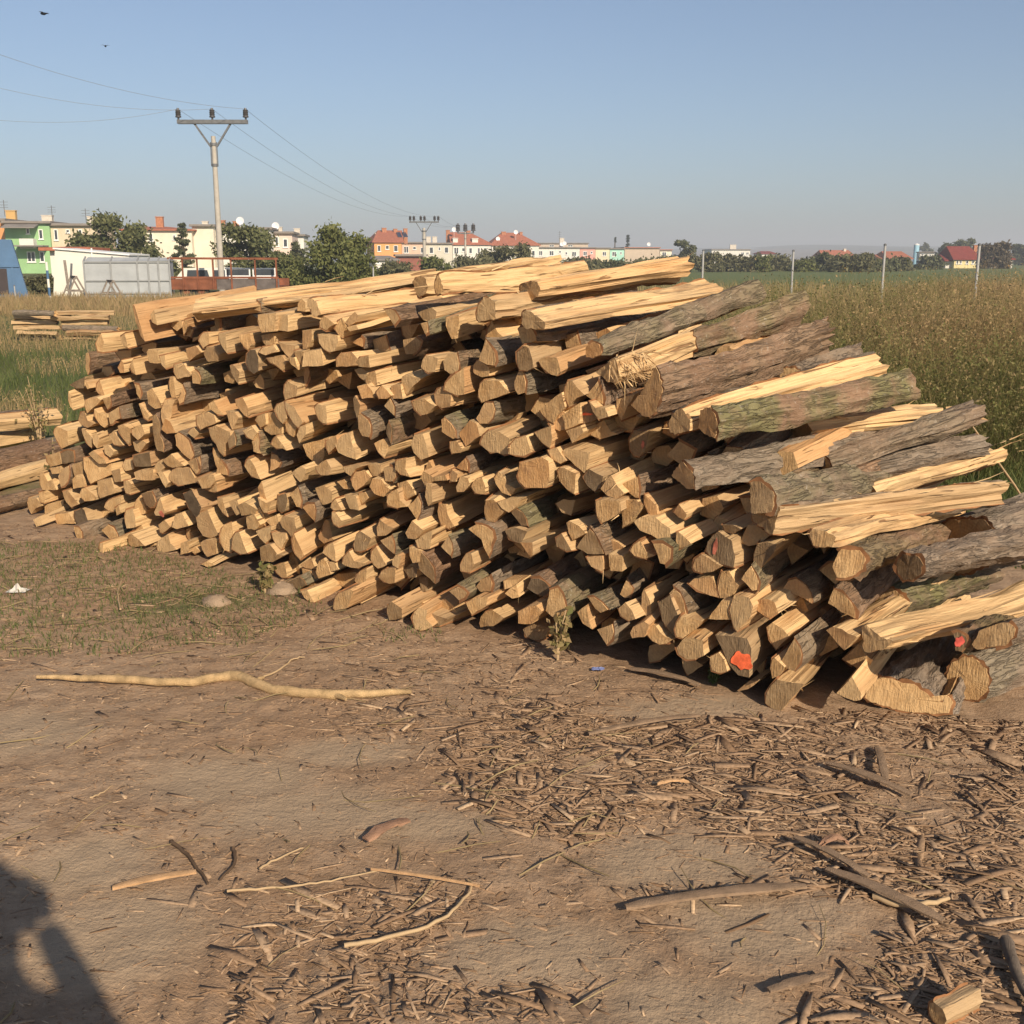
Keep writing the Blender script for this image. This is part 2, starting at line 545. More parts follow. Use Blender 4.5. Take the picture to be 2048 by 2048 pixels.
# ------------------------------------------------------------------ the woodpile
# outlines of sawn ends, traced per photo tile in steps of 10/4.83 px; W wood side in view, B bark side in view, D aged end
TILE = {'A': (0, 580), 'B': (300, 580), 'C': (600, 520), 'D': (900, 520), 'E': (40, 880), 'F': (400, 880), 'G': (700, 880), 'H': (1000, 880), 'I': (1300, 1030), 'J': (1648, 1030), 'K': (1150, 640)}
ENDS = '''
A W 129 14 131 15 136 36 139 50 135 44 131 30|A W 145 24 149 19 152 34 147 31|A W 93 52 97 42 100 50 99 60 95 59|A W 117 45 121 42 123 56 119 54
A B 83 61 85 61 86 72 85 82 83 75|A W 114 75 117 68 119 70 120 80 116 80|A W 127 70 129 67 131 82 127 79|A W 142 60 144 57 153 58 152 71 144 70
A W 154 64 159 63 160 76 156 72|A WD 69 91 81 84 81 95 74 95|A W 82 87 84 89 86 95 84 96|A W 93 97 96 87 97 90 102 103 95 100|A B 130 91 134 92 135 105 132 100
A W 142 98 147 95 157 113 150 115 143 110|A W 66 98 68 103 71 116 68 112|A W 83 106 87 104 93 104 97 107 91 113 85 119|A B 98 105 106 103 107 112 104 115 101 111
A W 134 110 137 112 145 122 143 126 137 118|A W 157 112 159 106 169 106 166 112 166 120 162 132 158 128|A W 75 126 81 117 85 126 92 129 85 133 78 130
A W 91 115 95 119 103 120 104 130 101 133 95 127|A B 104 119 115 113 116 124 111 126 105 130|A W 52 138 55 132 66 136 66 150 59 153 55 146|A W 79 134 82 134 89 143 88 152 83 146
A W 89 140 93 138 96 143 94 153 90 148|A W 105 140 110 136 113 141 119 150 110 149 107 145|A W 115 131 120 130 126 134 125 145 123 150 119 143|A W 127 135 137 130 140 139 133 145 128 140
A W 128 147 136 144 142 148 135 157 130 155|A BD 147 122 150 120 154 140 158 156 152 155 148 140|A W 155 135 160 124 165 127 170 138 160 139|A B 169 140 172 138 184 152 187 160 184 164 177 158 171 150
A W 45 160 58 156 59 168 48 171|A BD 58 158 71 156 72 166 60 168|A W 86 158 90 155 100 163 102 168 96 168 90 163|A W 100 150 105 150 110 156 106 162 101 158
A WD 128 160 146 156 147 170 129 171|A W 118 170 121 164 128 163 129 173 121 175|A W 81 162 87 161 92 166 107 168 108 178 88 187 84 178|A W 69 169 79 166 81 178 73 180
A W 48 172 58 170 59 177 50 178|A W 38 178 41 176 46 185 50 183 55 193 42 193|A B 56 180 61 172 65 170 66 185 60 190|A W 70 183 73 179 79 178 82 190 71 192
A W 107 175 117 172 117 185 110 186|A W 130 176 138 173 147 174 147 184 132 183|A W 150 170 156 164 158 172 155 176 149 175|A W 157 165 166 158 170 163 178 170 166 172
A W 163 178 170 172 183 172 191 186 178 188 163 183|A W 152 176 157 176 163 186 160 191
E W 18 51 24 49 24 61 20 60|E W 7 66 8 56 17 56 23 63 15 66 10 72|E W 24 63 42 58 41 68 24 72|E W 13 77 18 74 22 82 16 84|E W 35 72 46 70 53 81 37 81|E W 41 50 46 49 57 62 50 65 45 60
E W 58 51 63 46 73 55 73 58 63 59|E W 74 40 87 37 92 48 97 50 78 56 75 52|E WD 52 69 60 66 62 68 66 80 56 83|E W 62 70 72 65 78 72 78 78 69 78|E W 78 69 82 67 86 70 84 77 80 80
E W 81 65 90 56 97 54 97 68 91 69|E W 92 66 95 63 97 71 93 73|E W 99 40 103 39 109 43 107 52 102 51|E W 112 58 115 54 122 68 121 71 113 74|E BD 117 52 127 50 131 60 125 65 121 62
E WO 129 70 135 56 141 70 138 73 131 73|E W 102 68 108 67 111 75 112 84 104 85|E B 79 87 85 82 93 90 95 95 88 96|E B 52 84 56 84 60 95 55 95|E W 108 87 115 80 119 86 128 92 116 96 110 91
E W 134 82 140 77 145 84 138 90 135 89|E W 147 84 150 72 156 70 163 83 155 85 152 86|E W 77 100 80 99 81 109 78 109|E W 103 93 107 90 115 96 122 102 108 104 104 101|E W 122 100 128 94 130 102 124 103
E W 133 98 142 91 145 100 151 106 142 108 134 107|E W 155 100 163 98 163 109 155 111|E W 165 107 169 103 174 108 169 110|E W 173 100 177 97 190 96 190 110 181 113
E W 170 75 175 70 182 67 188 82 192 92 184 95 176 93 171 85|E WD 157 52 167 48 172 58 176 65 172 76 165 70 160 60|E W 161 86 164 85 170 102 166 103|E W 170 37 183 34 190 42 190 50 182 49|E B 162 21 173 16 174 26 170 33 164 24
B W 33 29 35 29 36 39 33 43|B BD 61 21 65 23 67 40 63 36|B B 97 15 102 11 106 14 107 21 100 19|B W 142 20 146 8 150 12 150 21|B W 104 24 121 22 120 40 109 41|B W 122 25 134 24 134 40 122 39
B W 47 49 52 41 57 41 57 52 51 56|B W 52 62 55 55 62 55 67 62 65 69 55 69|B W 34 57 45 54 51 60 45 63 37 69|B W 66 42 73 42 74 61 70 55|B W 86 43 96 42 98 52 95 58
B WD 93 62 96 58 101 58 104 66 105 78 101 81 96 77 93 70|B W 106 60 110 55 113 56 118 53 122 60 112 63|B W 108 44 119 42 120 52 113 55|B W 123 50 128 52 141 54 139 66 131 62|B W 147 39 157 38 157 48 151 57 147 57
B W 162 43 165 42 181 44 182 50 178 59 174 60 168 57|B W 149 60 164 57 167 73 148 74|B W 139 59 148 59 147 73|B W 112 66 128 63 132 70 128 78 121 72|B W 130 66 139 65 144 77 137 72|B W 77 73 80 72 87 79 85 91 81 86
B W 100 89 106 81 109 86 110 96 103 94|B B 148 80 152 74 153 85 150 93|B B 40 79 43 77 47 80 48 91 41 90|B W 24 72 33 71 35 76 40 83 26 86|B W 19 84 22 84 26 104 21 104|B B 28 106 31 92 33 100 32 108 29 110
B W 130 92 133 88 142 93 141 103 131 106|B W 83 106 90 104 94 114 94 123 88 117|B W 56 110 62 107 66 115 72 121 65 120 58 115|B W 72 117 82 118 86 123 80 135 76 127|B W 44 122 55 118 62 121 65 128 49 135 45 130
B W 101 126 104 122 112 119 112 130 106 133|B W 110 124 114 119 119 118 127 130 127 139 117 140 111 136|B W 120 116 131 107 132 124 129 129 123 121|B W 131 108 139 113 147 128 143 133 136 124|B W 130 128 133 122 142 131 138 142 132 135
B W 159 113 162 110 170 112 171 129 163 125 160 118|B W 142 140 145 132 150 130 150 140 144 148|B W 55 134 62 131 78 137 80 145 75 145 71 160 63 149|B W 37 138 42 133 47 139 43 143|B B 75 145 80 137 82 150 77 153
B W 89 136 98 131 104 138 99 145|B B 98 140 104 138 105 153 108 158 100 156|B W 117 149 122 141 132 155 128 153|B W 148 149 169 143 168 160 166 166 158 166 152 160|B W 159 171 170 164 175 172 172 179 165 179
B W 170 146 180 141 181 150 172 158|B B 117 158 122 160 126 167 124 171 116 175|B W 92 170 96 162 99 166 106 183 102 182|B B 64 177 68 164 72 170 75 179|B W 61 154 67 160 69 170 66 173 62 163|B B 38 166 45 163 47 170 46 178
B W 45 184 62 178 64 184 58 191 50 192|B W 136 177 146 170 152 173 147 184 144 186
C W 19 60 23 54 33 62 25 68 20 65|C W 34 66 40 56 44 64 41 75|C W 44 60 53 50 56 54 54 60 47 64|C W 45 65 54 63 57 67 48 69|C B 82 48 92 49 95 57 90 63|C W 113 51 127 46 132 50 131 60 119 58
C B 117 61 123 60 123 70 121 72|C W 140 56 153 53 154 60 151 76 147 76|C B 50 79 58 75 61 77 60 84|C W 55 98 58 94 66 92 67 104 57 103|C W 37 103 40 90 49 89 55 97 54 102|C B 100 77 112 75 117 79 109 91 102 91
C W 117 103 121 92 134 95 131 108 118 105|C B 138 98 143 91 152 90 154 100 153 106 144 110 139 106|C W 53 106 60 104 65 110 63 117 57 113|C W 63 116 67 109 73 107 75 121 65 123|C W 98 113 101 111 118 114 110 121 103 130 98 122
C W 55 122 64 120 70 127 72 133 60 134|C W 73 128 79 121 88 131 84 134 76 134|C W 87 122 97 120 100 134 90 134|C B 81 141 87 134 91 150 84 144|C W 108 137 112 135 120 134 131 141 123 149 117 150
C W 130 130 137 122 146 129 145 142 137 143 132 139|C W 140 125 150 110 158 104 158 130 152 131 145 128|C WD 51 134 53 131 58 140 56 156 52 144|C B 56 150 59 149 66 155 68 160 67 171 60 170 56 163|C BD 84 160 86 157 88 170 87 177 83 168
C B 137 154 140 152 146 158 150 172 147 173 137 166|C W 153 168 163 155 170 158 174 170 161 180 158 175|C W 144 176 151 175 157 182 154 186 147 187|C W 34 178 40 170 48 166 50 176 54 193 45 190 37 186
C W 72 177 80 173 87 180 82 191|C W 107 178 110 169 118 168 122 178 125 190 117 193 110 186|C W 25 173 33 170 35 180 28 187
D W 36 75 40 60 46 70 53 76 45 77|D B 28 97 34 77 39 83 45 97 43 102 36 101|D W 22 108 26 97 38 103 38 112 24 110|D WD 64 90 71 83 76 85 80 96 81 104 75 107 67 106 64 98|D W 85 97 88 95 104 94 107 108 103 112 93 108 88 103
D B 62 118 66 108 70 108 72 128 66 130 63 125|D W 27 126 33 116 48 117 58 128 45 133 30 138|D B 25 153 33 138 41 138 43 145 36 158 29 158|D W 87 145 98 135 108 128 111 142 104 150 100 158 90 150
D W 110 125 113 117 118 117 131 130 123 133 115 142 111 133|D B 131 131 143 117 146 125 147 139 140 137|D W 96 158 107 145 113 150 112 163 106 165 99 162|D W 109 150 125 138 125 158 112 164|D WDO 125 142 134 138 143 153 130 158 125 156
D W 134 137 140 143 150 143 154 151 144 154|D W 161 135 170 132 178 130 172 140 165 155|D W 81 167 98 160 99 172 96 182 88 176|D W 112 165 126 160 129 166 118 177|D W 136 169 148 155 155 165 163 168 145 173
K WDO 53 125 57 107 72 107 68 125 62 132 57 131|D W 28 178 37 165 48 166 58 172 57 187 46 186|D W 57 187 63 173 73 170 78 186
F W 55 46 59 40 63 52 66 60 58 57|F W 17 56 22 56 26 74 21 70|F W 28 60 36 58 40 70 35 73|F W 36 63 44 60 55 67 53 72 40 73|F W 55 56 64 61 69 60 66 70 62 70|F WD 75 54 83 52 85 58 82 69 75 68
F B 87 52 93 46 96 52 97 65 94 64|F B 99 65 110 62 110 78 105 73|F W 112 46 121 44 127 50 127 60 118 63 114 53|F W 126 65 131 57 137 68 130 68|F W 139 53 151 54 153 62 154 68 144 67|F W 153 52 160 50 163 56 156 62
F W 133 40 139 38 145 48 139 47|F W 146 38 150 31 160 30 165 36 158 44 150 49|F W 138 26 140 31 145 35 150 28 158 25 150 24|F W 161 24 165 23 175 24 175 35 167 35|F B 177 28 183 25 190 28 186 40 178 40
F W 164 45 167 37 175 38 180 45 184 48 177 55 168 52|F W 20 98 23 82 30 80 33 95 31 108 24 106|F W 31 105 34 90 38 89 46 109|F W 45 74 53 72 58 82 53 87 46 86|F W 54 70 58 64 63 75 62 83|F W 64 78 74 72 78 88 74 89
F W 77 80 82 73 92 75 93 86 88 94 83 88|F W 54 88 69 84 68 95 63 100|F W 69 90 83 90 83 97 78 106|F W 57 104 68 101 75 110 82 111 70 118 58 117|F W 90 105 92 90 96 100 100 112 96 116 91 110
F W 114 92 118 88 121 77 125 78 128 97 120 100 115 96|F W 118 109 128 99 131 108 132 117 124 113|F WD 150 96 155 88 165 95 160 106 150 107|F W 127 70 131 70 137 78 134 84 129 81|F W 138 119 145 107 149 117 162 120 140 121
F W 165 115 170 103 180 121 172 124|F B 174 97 185 92 187 110 181 105|F W 170 85 174 77 178 80 188 85 180 92 171 93|F W 86 117 90 108 95 116 97 125 96 130 91 130|F W 96 121 108 115 112 125 103 124|F W 112 127 115 117 120 114 124 122 126 130 114 134
F W 124 118 130 118 134 125 127 127|F W 99 124 108 127 112 133 110 143 104 142|F W 126 134 134 129 151 128 148 140 140 143 133 138|F W 149 136 154 127 161 124 161 138 154 140|F W 172 133 180 124 190 123 188 138 183 139
F W 97 146 104 145 110 157 106 157|F W 128 163 134 148 145 144 149 146 143 162 130 165|F W 146 154 150 144 156 158 150 157|F W 70 122 82 118 84 133 79 133|F W 1 120 7 117 14 121 8 123|F BD 83 138 97 132 103 140 95 145
G W 71 31 76 20 80 26 80 34 75 34|G W 44 28 45 20 54 18 53 28 57 36 49 33|G B 102 27 112 17 113 30 107 29|G W 95 36 98 29 104 33 103 40 97 40|G W 103 45 106 35 113 37 115 42 110 50 104 50|G W 68 36 71 30 80 36 92 34 94 39 80 40 73 46
G W 72 55 74 42 79 43 80 60 75 64|G W 46 42 55 39 60 46 63 53 54 58|G W 36 60 40 50 46 47 48 58 54 65 45 66 37 63|G B 56 64 65 54 68 70 65 77|G W 117 45 123 37 128 36 131 45 130 52 120 51|G W 139 37 143 31 147 33 152 43 160 47 155 54 147 51 141 43
H W 17 35 19 22 26 21 40 16 47 20 48 40 44 46 24 46 18 40|G W 86 75 87 62 93 62 94 72 100 84 95 86 88 82|G W 132 58 140 57 149 69 138 80 131 78|G W 143 60 150 57 165 57 160 65 153 70|G W 53 90 60 78 65 82 71 87 63 96 56 95
G W 63 97 70 92 80 87 77 105 65 104|G B 88 103 95 93 98 100 97 112|G B 114 86 121 82 138 88 137 100 134 112 127 96 121 92|H BD 10 69 16 66 22 70 26 83 20 83|G WD 150 87 160 85 170 89 165 100 155 95|H W 19 99 31 99 32 111 30 113
G W 57 104 61 105 69 107 66 118 60 119|G BD 66 115 70 108 77 116 80 139 72 130 67 125|G W 106 127 112 110 118 109 120 120 115 128|G W 40 117 44 111 50 112 47 124 41 121|G WD 52 125 58 120 65 125 63 133 57 133|G WD 65 132 75 133 74 146 70 147
G B 121 142 126 135 135 131 136 146 126 147|G B 96 146 104 142 113 148 105 155|G W 148 136 154 135 165 134 160 140 150 144|G W 150 148 155 143 160 140 163 152 157 153|H BD 26 143 30 134 38 134 48 143 41 151 34 148|G W 50 153 58 148 65 153 72 158 66 165 60 165
G W 87 155 92 153 100 160 103 169 93 172 88 166|G W 112 157 120 152 133 152 132 160 118 169 114 163|G W 60 172 66 162 74 165 73 173 80 180 74 183 63 182|G WD 73 170 78 166 90 172 94 173 86 180 78 180|G W 125 177 131 166 138 164 148 172 138 180 126 181
G WD 36 160 40 156 50 163 50 172 38 174|H W 18 165 27 161 35 160 40 166 30 178 18 177|H W 22 183 33 178 50 182 42 192 25 190
H W 58 12 64 8 87 12 86 17 82 33 68 20|H W 46 10 55 7 64 20 58 23 50 18|H W 55 30 57 27 62 27 74 32 72 52 65 48 57 40|H WD 80 36 86 28 100 35 97 46 91 50|H W 97 47 103 38 108 34 114 45 120 52 112 57 103 54|H B 117 43 133 36 133 56 130 56
H W 55 61 62 57 72 58 68 73 60 70|H W 93 59 96 58 115 59 116 69 106 77 99 80|H W 119 58 133 58 138 64 125 80 117 86|H W 139 62 140 53 151 64 152 74 145 72|H W 167 70 173 62 181 72 178 77|H W 64 80 67 78 77 83 83 90 70 97 66 90
H BD 74 104 86 86 95 98 100 110 85 110|H WD 54 103 60 90 68 107 58 104|H W 101 95 113 99 119 104 106 109|H W 126 107 136 97 141 108 149 112 140 115 130 112|H W 130 78 137 74 150 75 163 86 166 99 160 102 147 92 136 87|H W 170 90 172 89 185 100 173 105
H B 148 100 165 105 164 115 159 120 155 119|H W 84 113 99 112 100 125 98 127 88 122|H W 105 110 118 112 118 127 107 126|H B 85 152 91 152 104 164 97 167 92 163|H B 116 149 122 135 128 144 125 152 121 153|H W 136 165 138 148 140 143 145 155 145 172 142 173
H B 44 165 47 146 55 143 62 157 65 170 64 176 50 170|H W 114 163 121 157 128 165 131 173 124 175 117 170|H W 74 167 83 160 87 175 90 182 80 177|H B 94 183 108 178 108 192 103 198 100 193|H W 125 187 128 181 140 175 145 178 140 190 127 192|H W 138 180 150 180 160 190 168 192 162 196 147 194
I W 42 50 50 38 68 50 60 55 50 56 44 54|I WDO 54 35 60 20 65 16 79 25 83 40 82 50 70 47 58 40|I WD 69 10 80 9 89 13 80 18 72 16|I W 87 27 94 10 103 10 118 18 106 28 95 30|I WD 100 38 104 28 113 26 123 28 120 36 108 50 105 54
I B 88 62 97 50 102 58 104 72 99 73|I W 38 66 42 62 60 60 66 80 58 78 47 73|I W 68 80 69 55 76 54 82 64 86 68 78 80|I B 127 73 133 64 141 62 150 68 157 83 156 85 143 78|I B 18 76 22 72 28 76 34 90 36 97 29 99
I W 80 78 95 80 100 88 98 98 85 112 81 108|I W 100 86 105 82 113 81 120 84 124 95 115 100 110 97|I W 26 104 30 98 40 100 50 103 45 110 32 119 26 117|I W 26 128 32 120 42 118 52 121 52 136 43 140 27 135|I W 57 100 68 84 80 82 80 101
I WDO 64 115 74 116 93 120 97 130 95 158 85 155 76 142 71 130|I W 113 108 118 104 128 110 134 118 122 130 116 120|I B 126 142 138 121 144 128 145 142 140 150 132 147|J W 1 112 8 108 18 110 24 114 33 117 19 131|I WD 112 181 123 159 148 164 127 189 118 186
I W 30 138 34 140 44 141 52 145 36 155|I W 58 137 66 133 72 140 75 151 60 150|I W 84 170 96 160 105 160 95 168 86 170|I W 118 140 120 138 130 147 125 155 118 158|I W 0 126 4 125 22 122 24 130 10 140 0 142|I WD 7 85 18 78 27 97 25 117 10 92
J B 4 85 9 72 18 75 26 85 30 100 17 94|J W 17 139 34 124 40 135 48 140 39 151|J W 12 172 26 157 36 172 36 178 30 179
'''
# long logs whose far end shows: flags, near outline (photo px) or near centre + radius, far centre px, extra set-back, far scale, bark start, label
U = 10 / 4.83
def tl(t, s): 
    q = [float(c) for c in s.split()]
    ox, oy = TILE[t]
    return [(ox + q[i] * U, oy + q[i + 1] * U) for i in range(0, len(q), 2)]
def blob(x, y, w, h, n=9, seed=1):
    r = random.Random(seed)
    return [(x + w * math.cos(2 * math.pi * k / n) * r.uniform(.85, 1.1), y + h * math.sin(2 * math.pi * k / n) * r.uniform(.85, 1.1)) for k in range(n)]
LONG = [
 ('W', tl('B', '41 11 43 9 51 21 47 29 43 27'), (868, 556), 0.0, 0.9, 0, 'long pale split log on top of the woodpile at the end nearest the sheds'),
 ('W', tl('C', '7 40 11 37 15 40 20 53 16 55 11 48'), (955, 582), 0.0, 1.1, 0, 'long pale split log with a creased face lying along the top of the woodpile'),
 ('W', tl('C', '131 30 134 14 138 25 137 33'), (1175, 548), 0.02, 1.5, 0, 'pale split log with a notched dark end topmost on the woodpile'),
 ('W', blob(842, 572, 16, 22, 8, 3), (1112, 530), 0.25, 1.1, 0, 'pale split log behind the notched one forming the crest of the woodpile'),
 ('W', blob(1062, 580, 22, 22, 8, 4), (1358, 534), 0.25, 1.25, 0, 'pale split log with a flared tip rising above the crest of the woodpile'),
 ('W', tl('D', '27 48 30 41 38 36 43 40 44 57 28 60'), (1262, 585), 0.0, 1.0, 0, 'half-round pale split log lying under the notched top log'),
 ('W', tl('D', '70 58 74 48 80 51 92 60 91 67 72 66'), (1428, 582), -0.06, 1.1, 0, 'pale split log with a bark strip on its end near the woodpile crest'),
 ('B', tl('D', '66 67 80 68 82 78 70 81'), (1330, 640), 0.02, 1.0, 0, 'mossy bark slab wedged below the pale top logs'),
 ('B', tl('D', '131 85 134 82 144 82 145 92 138 95 132 94'), (1500, 586), 0.0, 1.7, 0, 'bark covered branch log with a round knot near the crest of the woodpile'),
 ('B', tl('K', '20 50 37 37 40 42 39 62 30 58'), (1588, 616), 0.0, 1.15, 0.42, 'log with a frayed splintered end and bark on its far half'),
 ('W', blob(1452, 715, 26, 24, 8, 6), (1580, 664), 0.5, 1.0, 0, 'pale split log between the frayed log and the big dark bark log'),
 ('B', tl('K', '54 82 66 66 76 46 80 84 73 93 66 92'), (1640, 694), -0.04, 0.9, 0, 'biggest dark bark log in the upper rows with an orange inner rim'),
 ('B', blob(1580, 752, 24, 18, 9, 7), (1706, 704), 0.62, 0.8, 0, 'grey bark log peeping out behind the long pale log'),
 ('W', tl('K', '91 105 103 86 111 97 111 107 100 109'), (1752, 738), -0.05, 1.2, 0, 'long pale split log with a ripple in its face above the mossy log'),
 ('BM', tl('K', '119 104 121 87 131 84 135 114 130 113'), (1812, 776), -0.08, 1.0, 0, 'mossy green bark log lying above a pale split log'),
 ('W', blob(1600, 862, 30, 22, 8, 8), (1862, 830), 0.6, 1.0, 0, 'pale split log lying directly under the mossy green log'),
 ('BG', tl('K', '92 150 103 137 108 140 115 163 107 163'), (1760, 872), -0.03, 1.05, 0, 'grey log with deeply furrowed bark and an orange rimmed end'),
 ('B', blob(1640, 932, 30, 24, 9, 9), (1950, 826), 0.5, 0.75, 0, 'smooth brown bent log rising over the grey patched one'),
 ('BG', blob(1660, 955, 32, 24, 9, 10), (1955, 890), 0.56, 0.9, 0, 'barkless grey patched log under the smooth brown bent one'),
 ('W', blob(1720, 985, 32, 20, 8, 11), (1990, 908), 0.5, 0.8, 0, 'pale split log with a pointed torn tip at the grass end'),
 ('BD', [(1500, 966), (1528, 969), (1546, 1010), (1528, 1026), (1504, 1026)], (1790, 945), -0.05, 0.85, 0, 'log with a dark half-round end and pinkish bark'),
 ('W', [(1506, 1028), (1528, 1026), (1548, 1014), (1557, 1014), (1545, 1068), (1528, 1054)], (1988, 978), -0.02, 1.0, 0, 'broad pale split log above the half-round one at the grass end'),
 ('W', tl('I', '153 18 156 14 170 16 180 22 176 31 165 31 156 25'), (1900, 1010), -0.12, 1.05, 0, 'pale split log with a round tan end and bark along its underside'),
 ('W', blob(1860, 1068, 30, 18, 8, 12), (2020, 1020), 0.6, 0.9, 0, 'short pale split log tip above the fallen grey trunk'),
 ('B', tl('J', '9 50 14 36 25 34 37 38 38 48 13 60'), (1880, 1062), -0.1, 1.0, 0, 'bark log with a half-round tan end under the round-ended pale log'),
 ('BD', tl('J', '69 50 72 41 80 38 92 40 97 48 94 57 85 63 76 63 70 57'), (2110, 1066), -0.05, 1.25, 0, 'thick trunk piece with a dark round sawn end'),
 ('BG', blob(1930, 1090, 66, 56, 12, 14), (2190, 1020), 0.5, 1.1, 0, 'thick grey trunk behind the dark round end'),
 ('BM', blob(1770, 1205, 40, 28, 10, 15), (1960, 1150), 0.3, 1.0, 0, 'bark log with peeling reddish bark above the big pale split log'),
 ('W', tl('J', '38 132 37 108 42 106 55 118 67 122 60 128 45 133'), (2090, 1192), -0.06, 1.25, 0, 'big pale split log lying over the grey stump'),
 ('BGT', tl('J', '40 175 45 160 55 156 80 163 90 166 108 182 118 175 124 182 120 192 105 193 70 187 60 184 47 180'), (1915, 1245), -0.35, 0.9, 0, 'short grey stump with a wide wavy sawn end on the ground'),
 ('BGT', blob(1935, 1360, 42, 44, 11, 17), (2190, 1255), -0.3, 1.0, 0, 'grey barked trunk lying on the ground beside the stump'),
 ('B', tl('J', '143 125 150 112 165 106 178 104 185 110 165 127 148 130'), (2170, 1225), -0.25, 1.0, 0, 'log with a cracked brown end above the lying trunk'),
 ('BDP', tl('J', '125 115 137 117 133 132 127 131'), (2060, 1240), -0.2, 1.2, 0, 'log end with a bright red paint mark squeezed behind the stump'),
]
NRM = np.array([0.62, 0.785, 0.0]); NRM /= np.linalg.norm(NRM)


def face_d(x, z):
    return 3.47 + 0.09 * z + 0.55 * max(0.0, x - 0.98)


def on_face(x, y, setback=0.0):
    d = ray(x, y)
    t = 3.47 / float(NRM @ d)
    for _ in range(12):
        P = CAM + d * t
        t = (face_d(P[0], P[2]) + setback) / float(NRM @ d)
    return CAM + d * t


def axis_at(P, r):
    k = min(1.0, max(0.0, (P[0] + 3.0) / 4.2))
    yaw = math.radians(66 - 15 * k + r.uniform(-5, 5))
    tilt = math.radians(3.5 + r.uniform(-3, 4))
    return np.array([math.cos(yaw) * math.cos(tilt), math.sin(yaw) * math.cos(tilt), math.sin(tilt)])


class LogSink:
    """wood, sawn-end and bark surfaces of one log (or of many, for the stuff object)"""
    def __init__(s):
        s.V = []; s.Fc = []; s.M = []; s.G = []; s.P = []; s.n = 0

    def add(s, V, faces, mi, G, prm):
        s.V.append(V); s.G.append(G); s.P.append(np.tile(np.array([*prm, 1.0]), (len(V), 1)))
        s.Fc += [tuple(i + s.n for i in f) for f in faces]; s.M += mi; s.n += len(V)

    def obj(s, name, mats, parent=None, origin=None, sharp=32):
        V = np.concatenate(s.V)
        o = np.zeros(3) if origin is None else np.asarray(origin)
        me = bpy.data.meshes.new(name)
        me.from_pydata((V - o).tolist(), [], s.Fc)
        for m in mats: me.materials.append(m)
        me.polygons.foreach_set('material_index', s.M)
        set_attr(me, 'gco', 'FLOAT_VECTOR', np.concatenate(s.G))
        set_attr(me, 'prm', 'FLOAT_COLOR', np.concatenate(s.P))
        me.polygons.foreach_set('use_smooth', [True] * len(me.polygons))
        me.set_sharp_from_angle(angle=math.radians(sharp))
        ob = bpy.data.objects.new(name, me)
        link(ob, parent)
        if parent is None: ob.location = o
        return ob


def smooth_rand(r, n, ctrl, amp):
    c = np.array([r.uniform(-1, 1) for _ in range(ctrl)])
    x = np.linspace(0, ctrl - 1, n); i = np.minimum(x.astype(int), ctrl - 2); f = x - i
    f = f * f * (3 - 2 * f)
    return (c[i] * (1 - f) + c[i + 1] * f) * amp


